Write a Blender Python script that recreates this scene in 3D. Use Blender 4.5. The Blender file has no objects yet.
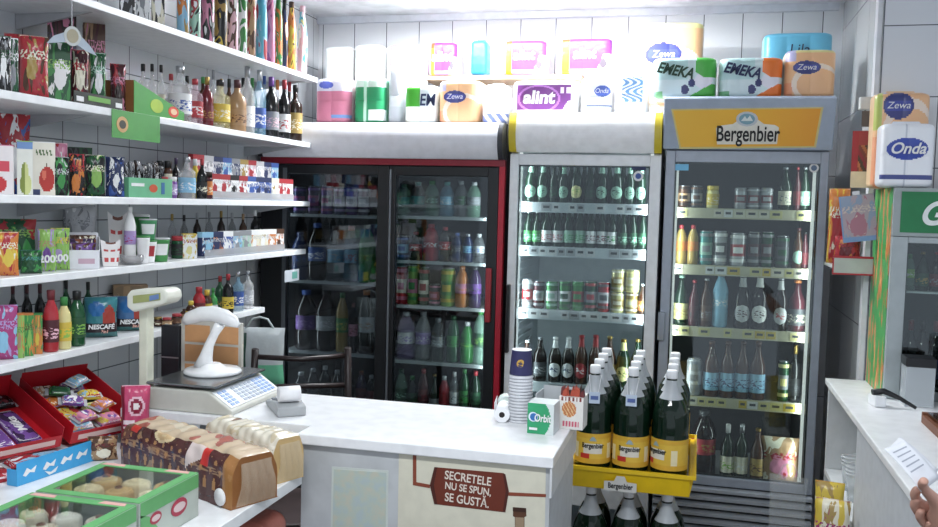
import bpy, math, random
from mathutils import Vector, Matrix, Euler
R = random.Random(7)
COL = bpy.context.scene.collection
# ---------------------------------------------------------------- camera
W, H, FPX = 938.0, 527.0, 900.0
YAW, PITCH, ROLL = math.radians(14.28), math.radians(3.744), 0.0255
CZ = 1.55
cam_d = bpy.data.cameras.new('camera'); cam = bpy.data.objects.new('camera', cam_d); COL.objects.link(cam)
cam_d.sensor_width = 36; cam_d.lens = FPX * 36 / W; cam_d.clip_start = 0.05
M = Matrix.Rotation(YAW, 4, 'Z') @ Matrix.Rotation(math.pi/2 - PITCH, 4, 'X') @ Matrix.Rotation(ROLL, 4, 'Z')
cam.matrix_world = Matrix.Translation((0, 0, CZ)) @ M
bpy.context.scene.camera = cam
CR = M.to_3x3() @ Vector((1, 0, 0)); CU = M.to_3x3() @ Vector((0, 1, 0)); CF = M.to_3x3() @ Vector((0, 0, -1))
# measuring helpers: where a sight line of the photograph meets a real plane of the shop
def ray(px, py): return (CF * FPX + CR * (px - W/2) - CU * (py - H/2))
def onY(px, py, Y): d = ray(px, py); t = Y / d.y; return Vector((d.x*t, Y, CZ + d.z*t))
def onX(px, py, X): d = ray(px, py); t = X / d.x; return Vector((X, d.y*t, CZ + d.z*t))
def onZ(px, py, Z): d = ray(px, py); t = (Z-CZ) / d.z; return Vector((d.x*t, d.y*t, Z))
def colX(px, Y, z): n = CR*FPX - CF*(px-W/2); return -(n.y*Y + n.z*(z-CZ)) / n.x
def colY(px, X, z): n = CR*FPX - CF*(px-W/2); return -(n.x*X + n.z*(z-CZ)) / n.y
def rowZ(py, X, Y): n = CU*FPX + CF*(py-H/2); return CZ - (n.x*X + n.y*Y) / n.z
def dep(x, y, z): return Vector((x, y, z-CZ)).dot(CF)
# ---------------------------------------------------------------- materials
def lin(h, soft=0):
    h = h.lstrip('#'); c = [int(h[i:i+2], 16)/255 for i in (0, 2, 4)]
    if soft: g = sum(c)/3; c = [min(1, (v*(1-soft)+(g*.8+.10)*soft)) for v in c]   # colours greyed to put the hazy, washed-out light into them
    return tuple(((v/12.92) if v <= .04045 else ((v+.055)/1.055)**2.4) for v in c) + (1,)
PAL = dict(white='#f2f2f2', cream='#efe6c8', lgrey='#c4c6ca', grey='#8d9096', dgrey='#4a4d52', black='#151517', red='#c41d28', dred='#7d1620',
  orange='#ea7a22', yellow='#efc92c', lyellow='#ecdf86', gold='#b8923c', green='#2f9a3c', dgreen='#14552c', lgreen='#8cc94a', mint='#9ad2b4',
  blue='#2b55b8', dblue='#1c2b62', lblue='#7cc0e6', teal='#3f9c97', cyan='#38b6d8', purple='#6f3a9e', dpurple='#3a2150', lpurple='#a98bd0', pink='#e2789f', lpink='#f0b6c6',
  magenta='#b52a78', brown='#5a331e', dbrown='#2c1810', tan='#b98a5a', peach='#f4c9a2', lpeach='#fadfc8', maroon='#521520', bottle='#0c2a17', amber='#4a2410',
  cola='#180b08', cardboard='#a5825a', silver='#b9bcc2', copper='#9a4a24', alint='#7a2c90', zewa='#343b8c', steel='#93999f', kraft='#c99a66', berg='#e8b02a', bergor='#e2922a')
_m = {}
def new_mat(name):
    m = bpy.data.materials.new(name); m.use_nodes = True
    return m, m.node_tree.nodes, m.node_tree.links, m.node_tree.nodes['Principled BSDF']
def noise_bump(N, L, b, scale, strength):
    t = N.new('ShaderNodeTexCoord'); n = N.new('ShaderNodeTexNoise'); n.inputs['Scale'].default_value = scale
    bu = N.new('ShaderNodeBump'); bu.inputs['Strength'].default_value = strength; bu.inputs['Distance'].default_value = .004
    L.new(t.outputs['Object'], n.inputs['Vector']); L.new(n.outputs['Fac'], bu.inputs['Height']); L.new(bu.outputs['Normal'], b.inputs['Normal'])
def mat(c, rough=.45, metal=0, alpha=1, emit=0, kind='plain'):
    k = (c, rough, metal, alpha, emit, kind)
    if k in _m: return _m[k]
    m, N, L, b = new_mat('%s_%s' % (kind, c.strip('#')))
    col = lin(PAL.get(c, c), .30 if c in PAL else 0)
    b.inputs['Base Color'].default_value = col; b.inputs['Roughness'].default_value = rough
    b.inputs['Metallic'].default_value = metal; b.inputs['Alpha'].default_value = alpha
    if kind in ('foil', 'wrap'): noise_bump(N, L, b, 45, .6 if kind == 'foil' else .35)
    if kind in ('worn', 'plain') and alpha == 1:       # slight uneven tone, as on any used surface
        t = N.new('ShaderNodeTexCoord'); n = N.new('ShaderNodeTexNoise'); n.inputs['Scale'].default_value = 9 if kind == 'worn' else 25; n.inputs['Detail'].default_value = 5
        r = N.new('ShaderNodeValToRGB'); a = .80 if kind == 'worn' else .92
        r.color_ramp.elements[0].position = .35; r.color_ramp.elements[1].position = .6
        r.color_ramp.elements[0].color = (col[0]*a, col[1]*a, col[2]*a, 1); r.color_ramp.elements[1].color = col
        L.new(t.outputs['Object'], n.inputs['Vector']); L.new(n.outputs['Fac'], r.inputs['Fac']); L.new(r.outputs['Color'], b.inputs['Base Color'])
    if emit: b.inputs['Emission Color'].default_value = col; b.inputs['Emission Strength'].default_value = emit
    _m[k] = m; return m
def foil(c): return mat(c, .28, 0, 1, 0, 'foil')
def wrap(c): return mat(c, .3, 0, 1, 0, 'wrap')
def paper(c): return mat(c, .55)
def gloss(c): return mat(c, .1, 0, 1, 0, 'glossy')
def clear(c='white', a=.4): return mat(c, .06, 0, a, 0, 'clear')
def glass_mat(name='window_glass', tint=(.93, .96, .95, 1), k=.07):
    if name in _m: return _m[name]
    m, N, L, b = new_mat(name); N.remove(b); o = N['Material Output']
    t = N.new('ShaderNodeBsdfTransparent'); t.inputs['Color'].default_value = tint
    g = N.new('ShaderNodeBsdfGlossy'); g.inputs['Roughness'].default_value = .03; g.inputs['Color'].default_value = (.9, .95, 1, 1)
    fr = N.new('ShaderNodeLayerWeight'); fr.inputs['Blend'].default_value = .15
    mx = N.new('ShaderNodeMath'); mx.operation = 'MULTIPLY_ADD'; mx.inputs[1].default_value = .5; mx.inputs[2].default_value = k; mx.use_clamp = True
    s = N.new('ShaderNodeMixShader'); L.new(fr.outputs['Fresnel'], mx.inputs[0]); L.new(mx.outputs[0], s.inputs[0])
    L.new(t.outputs[0], s.inputs[1]); L.new(g.outputs[0], s.inputs[2]); L.new(s.outputs[0], o.inputs['Surface'])
    _m[name] = m; return m
def tile_mat(name, ax, u0, v0, w, h, c='#dfe3e8', grout='#5b5f66'):
    m, N, L, b = new_mat(name)
    t = N.new('ShaderNodeTexCoord'); s = N.new('ShaderNodeSeparateXYZ'); cb = N.new('ShaderNodeCombineXYZ')
    L.new(t.outputs['Object'], s.inputs[0])
    a = N.new('ShaderNodeMath'); a.operation = 'SUBTRACT'; a.inputs[1].default_value = u0; L.new(s.outputs[ax], a.inputs[0]); L.new(a.outputs[0], cb.inputs[0])
    z = N.new('ShaderNodeMath'); z.operation = 'SUBTRACT'; z.inputs[1].default_value = v0; L.new(s.outputs[2], z.inputs[0]); L.new(z.outputs[0], cb.inputs[1])
    br = N.new('ShaderNodeTexBrick'); br.offset = 0; br.squash = 1
    br.inputs['Scale'].default_value = 1; br.inputs['Brick Width'].default_value = w; br.inputs['Row Height'].default_value = h
    br.inputs['Mortar Size'].default_value = .0022; br.inputs['Mortar Smooth'].default_value = .3; br.inputs['Bias'].default_value = 0
    k = lin(c); br.inputs['Color1'].default_value = k; br.inputs['Color2'].default_value = tuple(x*.95 for x in k[:3]) + (1,); br.inputs['Mortar'].default_value = lin(grout)
    L.new(cb.outputs[0], br.inputs['Vector']); L.new(br.outputs['Color'], b.inputs['Base Color']); b.inputs['Roughness'].default_value = .22
    bu = N.new('ShaderNodeBump'); bu.inputs['Strength'].default_value = .4; bu.inputs['Distance'].default_value = .002; bu.invert = True
    L.new(br.outputs['Fac'], bu.inputs['Height']); L.new(bu.outputs['Normal'], b.inputs['Normal'])
    return m
# ---------------------------------------------------------------- mesh builder
class MB:
    def __init__(s): s.v = []; s.f = []; s.k = []; s.sm = []; s.mats = []
    def mi(s, m):
        if m not in s.mats: s.mats.append(m)
        return s.mats.index(m)
    def face(s, idx, m, smooth=False): s.f.append(tuple(idx)); s.k.append(s.mi(m)); s.sm.append(smooth)
    def box(s, x0, x1, y0, y1, z0, z1, m):
        b = len(s.v)
        s.v += [(x0,y0,z0),(x1,y0,z0),(x1,y1,z0),(x0,y1,z0),(x0,y0,z1),(x1,y0,z1),(x1,y1,z1),(x0,y1,z1)]
        for q in ((0,3,2,1),(4,5,6,7),(0,1,5,4),(1,2,6,5),(2,3,7,6),(3,0,4,7)): s.face([b+i for i in q], m)
        return s
    def prism(s, pts, a, b, m, axis='x'):        # pts in the other two axes, swept from a to b
        n = len(pts); o = len(s.v)
        for t in (a, b):
            for (p, q) in pts: s.v.append((t, p, q) if axis == 'x' else ((p, t, q) if axis == 'y' else (p, q, t)))
        s.face([o+i for i in range(n)], m); s.face([o+n+i for i in reversed(range(n))], m)
        for i in range(n): j = (i+1) % n; s.face([o+i, o+n+i, o+n+j, o+j], m)
        return s
    def lathe(s, prof, m, n=16, a0=0, a1=2*math.pi, cap=True, cx=0, cy=0, mf=None):
        full = abs(a1-a0-2*math.pi) < 1e-6; k = n if full else n+1; o = len(s.v)
        for (r, z) in prof:
            for i in range(k):
                a = a0 + (a1-a0)*i/n; s.v.append((cx + r*math.cos(a), cy + r*math.sin(a), z))
        for j in range(len(prof)-1):
            for i in range(n):
                i2 = (i+1) % k if full else i+1
                mm = m if mf is None else mf(j, i, n)
                s.face([o+j*k+i, o+j*k+i2, o+(j+1)*k+i2, o+(j+1)*k+i], mm, True)
        if cap and full:
            s.face([o+i for i in reversed(range(k))], m); s.face([o+(len(prof)-1)*k+i for i in range(k)], m)
        return s
    def tube(s, pts, r, m, n=8):
        pts = [Vector(p) for p in pts]; o = len(s.v); rr = r if isinstance(r, (list, tuple)) else [r]*len(pts)
        for i, p in enumerate(pts):
            d = (pts[min(i+1, len(pts)-1)] - pts[max(i-1, 0)]).normalized()
            u = d.orthogonal().normalized() if i == 0 else (u - d*u.dot(d)).normalized()
            w = d.cross(u)
            for k in range(n): a = 2*math.pi*k/n; s.v.append(tuple(p + (u*math.cos(a) + w*math.sin(a))*rr[i]))
        for j in range(len(pts)-1):
            for k in range(n): k2 = (k+1) % n; s.face([o+j*n+k, o+j*n+k2, o+(j+1)*n+k2, o+(j+1)*n+k], m, True)
        s.face([o+k for k in reversed(range(n))], m); s.face([o+(len(pts)-1)*n+k for k in range(n)], m)
        return s
    def grid(s, nu, nv, P, mf, smooth=True, flip=False):
        o = len(s.v)
        for j in range(nv+1):
            for i in range(nu+1): s.v.append(tuple(P(i/nu, j/nv)))
        for j in range(nv):
            for i in range(nu):
                q = [o+j*(nu+1)+i, o+j*(nu+1)+i+1, o+(j+1)*(nu+1)+i+1, o+(j+1)*(nu+1)+i]
                if flip: q.reverse()
                s.face(q, mf((i+.5)/nu, (j+.5)/nv), smooth)
        return s
    def ell(s, cx, cz, rx, rz, y, m, t=.0008, n=20):   # flat ellipse on a front face
        return s.prism([(cx+rx*math.cos(2*math.pi*i/n), cz+rz*math.sin(2*math.pi*i/n)) for i in range(n)], y, y-t, m, 'y')
    def build(s, name, parent=None, bevel=0, loc=None):
        me = bpy.data.meshes.new(name); me.from_pydata(s.v, [], s.f)
        for m in s.mats: me.materials.append(m)
        me.polygons.foreach_set('material_index', s.k); me.polygons.foreach_set('use_smooth', s.sm); me.update()
        o = bpy.data.objects.new(name, me); COL.objects.link(o)
        if parent is not None: o.parent = parent
        if loc is not None: o.location = loc
        if bevel:
            b = o.modifiers.new('bevel', 'BEVEL'); b.width = bevel; b.segments = 2; b.limit_method = 'ANGLE'
        return o
LABELS = {}
def tag(o, label, cat, group=None):
    if not 4 <= len(label.replace(',', '').split()) <= 16: print('LABEL LENGTH', label)
    if label in LABELS: print('SAME LABEL', label)
    LABELS[label] = 1
    o['label'] = label; o['category'] = cat
    if group: o['group'] = group
    return o
def thing(name, label, cat, loc=(0, 0, 0), rz=0, group=None):
    o = bpy.data.objects.new(name, None); o.empty_display_size = .02; COL.objects.link(o)
    o.location = loc; o.rotation_euler = (0, 0, rz); return tag(o, label, cat, group)
def struct(o): o['kind'] = 'structure'; return o
def text(s, parent, x, y, z, size, m, sx=1, shear=0, bend=0, rot=None, extr=.0004, align='CENTER', name='lettering', bold=0):
    c = bpy.data.curves.new('t', 'FONT'); c.body = s; c.size = size; c.align_x = align; c.align_y = 'CENTER'
    c.extrude = extr; c.shear = shear; c.offset = bold
    t = bpy.data.objects.new('t', c); me = bpy.data.meshes.new_from_object(t)
    me.materials.clear(); me.materials.append(m)
    for v in me.vertices:
        X, Zz, d = v.co.x*sx, v.co.y, v.co.z
        if bend: a = X/bend; v.co = (bend*math.sin(a), -(bend+d)*math.cos(a)+0, Zz)
        else: v.co = (X, -d, Zz)
    bpy.data.objects.remove(t); bpy.data.curves.remove(c)
    o = bpy.data.objects.new(name, me); COL.objects.link(o); o.parent = parent; o.location = (x, y, z)
    if rot: o.rotation_euler = rot
    return o
# ---------------------------------------------------------------- printed designs on packages
def print_mat(cols, seed, shiny):
    k = ('print', tuple(cols), seed, shiny)
    if k in _m: return _m[k]
    m, N, L, b = new_mat('print_' + '_'.join(c.strip('#') for c in cols)); r = random.Random(seed)
    t = N.new('ShaderNodeTexCoord'); mp = N.new('ShaderNodeMapping'); mp.inputs['Location'].default_value = (r.uniform(0, 9), r.uniform(0, 9), r.uniform(0, 9)); mp.inputs['Scale'].default_value = (1.5, .5, 1.1)
    n = N.new('ShaderNodeTexNoise'); n.inputs['Scale'].default_value = 1.9; n.inputs['Detail'].default_value = 2.5; n.inputs['Distortion'].default_value = .9
    ra = N.new('ShaderNodeValToRGB'); ra.color_ramp.interpolation = 'CONSTANT'; e = ra.color_ramp.elements
    cl = [lin(PAL.get(c, c), .30) for c in cols]; e[0].position = 0; e[0].color = cl[1 % len(cl)]; e[1].position = .43; e[1].color = cl[0]
    q = e.new(.60); q.color = cl[2 % len(cl)]; q = e.new(.68); q.color = cl[-1]
    L.new(t.outputs['Generated'], mp.inputs[0]); L.new(mp.outputs[0], n.inputs['Vector']); L.new(n.outputs['Fac'], ra.inputs['Fac'])
    # round picture in the middle of the front
    s = N.new('ShaderNodeSeparateXYZ'); L.new(t.outputs['Generated'], s.inputs[0]); cb = N.new('ShaderNodeCombineXYZ'); L.new(s.outputs[0], cb.inputs[0]); L.new(s.outputs[2], cb.inputs[2])
    n2 = N.new('ShaderNodeTexNoise'); n2.inputs['Scale'].default_value = 5; L.new(cb.outputs[0], n2.inputs['Vector'])
    d = N.new('ShaderNodeVectorMath'); d.operation = 'DISTANCE'; d.inputs[1].default_value = (r.uniform(.4, .6), 0, r.uniform(.3, .5)); L.new(cb.outputs[0], d.inputs[0])
    ad = N.new('ShaderNodeMath'); ad.operation = 'MULTIPLY_ADD'; ad.inputs[1].default_value = .25; L.new(n2.outputs['Fac'], ad.inputs[0]); L.new(d.outputs['Value'], ad.inputs[2])
    lt = N.new('ShaderNodeMath'); lt.operation = 'LESS_THAN'; lt.inputs[1].default_value = r.uniform(.30, .38); L.new(ad.outputs[0], lt.inputs[0])
    mx = N.new('ShaderNodeMix'); mx.data_type = 'RGBA'; L.new(lt.outputs[0], mx.inputs[0]); L.new(ra.outputs[0], mx.inputs[6]); mx.inputs[7].default_value = cl[2 % len(cl)]
    # a band of small marks like a printed name near the top
    w = N.new('ShaderNodeTexNoise'); w.inputs['Scale'].default_value = 1; w.inputs['Detail'].default_value = 1; m2 = N.new('ShaderNodeMapping'); m2.inputs['Scale'].default_value = (14, 1, 22); L.new(cb.outputs[0], m2.inputs[0]); L.new(m2.outputs[0], w.inputs['Vector'])
    g = N.new('ShaderNodeMath'); g.operation = 'GREATER_THAN'; g.inputs[1].default_value = .52; L.new(w.outputs['Fac'], g.inputs[0])
    z0 = r.uniform(.6, .72); c1 = N.new('ShaderNodeMath'); c1.operation = 'COMPARE'; c1.inputs[1].default_value = z0; c1.inputs[2].default_value = .075; L.new(s.outputs[2], c1.inputs[0])
    mu = N.new('ShaderNodeMath'); mu.operation = 'MULTIPLY'; L.new(g.outputs[0], mu.inputs[0]); L.new(c1.outputs[0], mu.inputs[1])
    m3 = N.new('ShaderNodeMix'); m3.data_type = 'RGBA'; L.new(mu.outputs[0], m3.inputs[0]); L.new(mx.outputs[2], m3.inputs[6]); m3.inputs[7].default_value = cl[-1]
    L.new(m3.outputs[2], b.inputs['Base Color']); b.inputs['Roughness'].default_value = .27 if shiny else .5
    if shiny: noise_bump(N, L, b, 38, .5)
    _m[k] = m; return m
def sleeve_mat(cols, seed):
    k = ('sleeve', tuple(cols), seed)
    if k in _m: return _m[k]
    m, N, L, b = new_mat('sleeve_' + '_'.join(cols)); t = N.new('ShaderNodeTexCoord'); mp = N.new('ShaderNodeMapping'); mp.inputs['Location'].default_value = (seed*1.7, 0, seed*.6); mp.inputs['Scale'].default_value = (1.2, 1.2, 2.4)
    n = N.new('ShaderNodeTexNoise'); n.inputs['Scale'].default_value = 1.0; n.inputs['Detail'].default_value = 1; n.inputs['Distortion'].default_value = 1.2
    ra = N.new('ShaderNodeValToRGB'); ra.color_ramp.interpolation = 'CONSTANT'; e = ra.color_ramp.elements; cl = [lin(PAL.get(c, c), .30) for c in cols]
    e[0].color = cl[1]; e[0].position = 0; e[1].position = .42; e[1].color = cl[0]; q = e.new(.56); q.color = cl[2]; q = e.new(.66); q.color = cl[3 % len(cl)]
    L.new(t.outputs['Generated'], mp.inputs[0]); L.new(mp.outputs[0], n.inputs['Vector']); L.new(n.outputs['Fac'], ra.inputs['Fac']); L.new(ra.outputs[0], b.inputs['Base Color']); b.inputs['Roughness'].default_value = .3
    _m[k] = m; return m
def label_mat(c1, c2):
    k = ('label', c1, c2)
    if k in _m: return _m[k]
    m, N, L, b = new_mat('label_%s_%s' % (c1, c2)); t = N.new('ShaderNodeTexCoord'); mp = N.new('ShaderNodeMapping'); mp.inputs['Scale'].default_value = (90, 90, 190)
    n = N.new('ShaderNodeTexNoise'); n.inputs['Scale'].default_value = 1; n.inputs['Detail'].default_value = 2; ra = N.new('ShaderNodeValToRGB'); ra.color_ramp.interpolation = 'CONSTANT'; e = ra.color_ramp.elements
    e[0].color = lin(PAL.get(c1, c1), .2); e[1].color = lin(PAL.get(c2, c2), .2); e[1].position = .54
    L.new(t.outputs['Object'], mp.inputs[0]); L.new(mp.outputs[0], n.inputs['Vector']); L.new(n.outputs['Fac'], ra.inputs['Fac']); L.new(ra.outputs[0], b.inputs['Base Color']); b.inputs['Roughness'].default_value = .5
    _m[k] = m; return m
def rdes(cols, seed, mk):
    pm = print_mat([c for c in cols], seed, mk is foil)
    return lambda u, v: pm
def _old(cols, seed, mk):
    r = random.Random(seed); ms = [mk(c) for c in cols]; k = len(ms)
    a = r.uniform(.25, .45); b = r.uniform(.6, .8); ex, ey, er = r.uniform(.35, .65), r.uniform(.3, .6), r.uniform(.2, .32); sl = r.uniform(-.35, .35)
    def d(u, v):
        w = v + sl*(u-.5)
        if abs(v-.72) < .07 and .15 < u < .85 and int(u*9) % 3: return ms[-1]
        if ((u-ex)/er)**2 + ((v-ey)/(er*.7))**2 < 1: return ms[2 % k]
        if w < a-.15: return ms[1 % k]
        if w > b+.1: return ms[1 % k]
        return ms[0]
    return d
def pouch_into(mb, w, h, t, des, seed=0, back=None, n=(22, 28)):
    r = random.Random(seed); ph = [r.uniform(0, 6) for _ in range(4)]
    def T(u, v):
        a = max(0, 1-abs(2*u-1)**3)**.6; c = max(0, 1-abs(2*v-1)**5)**.7
        return t/2*a*c + .0006 + .0016*math.sin(9*u*3+ph[0])*math.sin(7*v*3+ph[1])*a*c
    def X(u, v): return (u-.5)*w*(1 - .07*math.sin(math.pi*v) + .012*math.sin(14*v+ph[2]))
    mb.grid(n[0], n[1], lambda u, v: (X(u, v), -T(u, v), v*h), des)
    bk = back or des(.02, .5)
    mb.grid(n[0], n[1], lambda u, v: (X(u, v), T(u, v), v*h), lambda u, v: bk, True, True)
    return mb
def rbox_into(mb, w, d, h, des, side, cols=1, rows=1, amp=.0, n=132, rnd=.018, nz=56, p=5.):
    # soft rounded pack, with bulges where rolls press against the wrapper
    NF, NS = (n-24)//2, 12; ring = []          # even spacing across the front and back, denser at the rounded edges
    Xe = .93; Ye = (1-Xe**p)**(1/p)
    for i in range(NF+1): x = -Xe+2*Xe*i/NF; ring.append((x, -(1-abs(x)**p)**(1/p)))
    for i in range(1, NS): y = -Ye+2*Ye*i/NS; ring.append(((1-abs(y)**p)**(1/p), y))
    for i in range(NF+1): x = Xe-2*Xe*i/NF; ring.append((x, (1-abs(x)**p)**(1/p)))
    for i in range(1, NS): y = Ye-2*Ye*i/NS; ring.append((-(1-abs(y)**p)**(1/p), y))
    n = len(ring)
    def pos(i, v):
        x, y = ring[i % n]
        q = min(v, 1-v)*h; ins = 0 if q > rnd else rnd*(1-math.sqrt(max(0, 1-(1-q/rnd)**2)))
        b = abs(math.sin(math.pi*cols*(x+1)/2))**.5 * abs(math.sin(math.pi*rows*v))**.4 if amp else 0
        return (x*(w/2-ins), y*(d/2-ins-amp+amp*b), v*h)
    o = len(mb.v)
    for j in range(nz+1):
        for i in range(n): mb.v.append(pos(i, j/nz))
    for j in range(nz):
        for i in range(n):
            i2 = (i+1) % n; A, B = pos(i, (j+.5)/nz), pos(i2, (j+.5)/nz)
            front = A[1] < -d*.3 and B[1] < -d*.3
            mb.face([o+j*n+i, o+j*n+i2, o+(j+1)*n+i2, o+(j+1)*n+i], des((A[0]+B[0])/2/w+.5, A[2]/h) if front else side, True)
    mb.face([o+i for i in reversed(range(n))], side, True); mb.face([o+nz*n+i for i in range(n)], side, True)
    return mb
def box_into(mb, w, d, h, des, side, top=None, n=(22, 28)):
    mb.grid(n[0], n[1], lambda u, v: ((u-.5)*w, -d/2, v*h), des, False)
    b = len(mb.v); x, y = w/2, d/2
    mb.v += [(-x,-y,0),(x,-y,0),(x,y,0),(-x,y,0),(-x,-y,h),(x,-y,h),(x,y,h),(-x,y,h)]
    for q, m in (((0,3,2,1), side), ((4,5,6,7), top or side), ((1,2,6,5), side), ((2,3,7,6), side), ((3,0,4,7), side)): mb.face([b+i for i in q], m)
    return mb
# ---------------------------------------------------------------- goods
PROF = dict(
  wine=[(.0,.0),(.93,0),(1,.02),(1,.56),(.9,.64),(.6,.71),(.38,.76),(.33,.8),(.33,.95),(.33,.95)],
  beer=[(.0,.0),(.93,0),(1,.02),(1,.52),(.93,.6),(.7,.69),(.48,.76),(.38,.84),(.35,.96)],
  liquor=[(.0,.0),(.93,0),(1,.02),(1,.6),(.93,.66),(.6,.71),(.38,.75),(.34,.8),(.34,.93)],
  pet=[(.0,.0),(.85,0),(1,.03),(1,.3),(.95,.34),(.95,.58),(1,.62),(.97,.68),(.7,.8),(.4,.9),(.34,.93),(.34,.955)],
  sleeve=[(.0,.0),(.93,0),(1,.03),(1,.5),(.93,.62),(.7,.76),(.52,.84),(.47,.97)],
  sauce=[(.0,.0),(.9,0),(1,.03),(1,.6),(.85,.7),(.5,.8),(.42,.86),(.42,.9)],
  can=[(.0,.0),(.8,0),(1,.03),(1,.93),(.86,.985)], jar=[(0,0),(.9,0),(1,.04),(1,.74),(.85,.82)], cup=[(0,0),(.72,0),(.74,.01),(1,.95)])
NAMES = dict(wine=('wine_bottle','bottle'), beer=('beer_bottle','bottle'), liquor=('liquor_bottle','bottle'), pet=('soft_drink_bottle','bottle'), sleeve=('sparkling_drink_bottle','bottle'),
  sauce=('sauce_bottle','bottle'), can=('drink_can','can'), jar=('glass_jar','jar'), cup=('food_cup','cup'), pouch=('snack_pouch','bag'), box=('product_carton','box'), pack=('cigarette_pack','box'), paq=('coffee_pack','packet'))
def radius_at(prof, h, r, z):
    for (r0, z0), (r1, z1) in zip(prof, prof[1:]):
        if z0*h <= z <= z1*h and z1 > z0: return r*(r0+(r1-r0)*(z/h-z0)/(z1-z0))
    return prof[-1][0]*r
def label_band(mb, prof, h, r, z0, z1, m, m2=None, shape='band', rz=0, off=.0008):
    n = 20 if shape == 'band' else 16; nz = 6 if shape == 'band' else 10
    a0, a1 = (0, 2*math.pi) if shape == 'band' else (-math.pi/2-1.05, -math.pi/2+1.05)
    o = len(mb.v); 
    for j in range(nz+1):
        t = j/nz; zc = (z0+z1)/2; z = z0+(z1-z0)*t
        wd = 1 if shape == 'band' else max(.05, math.sqrt(max(0, 1-(2*t-1)**2)))
        for i in range(n+1):
            a = a0+(a1-a0)*i/n if shape == 'band' else -math.pi/2 + (2*i/n-1)*1.05*wd
            rr = radius_at(prof, h, r, z)+off; mb.v.append((rr*math.cos(a), rr*math.sin(a), z))
    for j in range(nz):
        for i in range(n):
            fa = (a0+(a1-a0)*(i+.5)/n + math.pi/2 + math.pi) % (2*math.pi) - math.pi if shape == 'band' else (2*(i+.5)/n-1)
            inner = abs(fa) < (.8 if shape == 'band' else .6) and 1 <= j < nz-1
            if shape == 'band': inner = abs(fa) < 1.2 and 1 <= j <= 3
            else: inner = abs(fa) < .62 and nz*.25 < j < nz*.7
            q = [o+j*(n+1)+i, o+j*(n+1)+i+1, o+(j+1)*(n+1)+i+1, o+(j+1)*(n+1)+i]
            mb.face(q, m2 if (inner and m2) else m, True)
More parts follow.
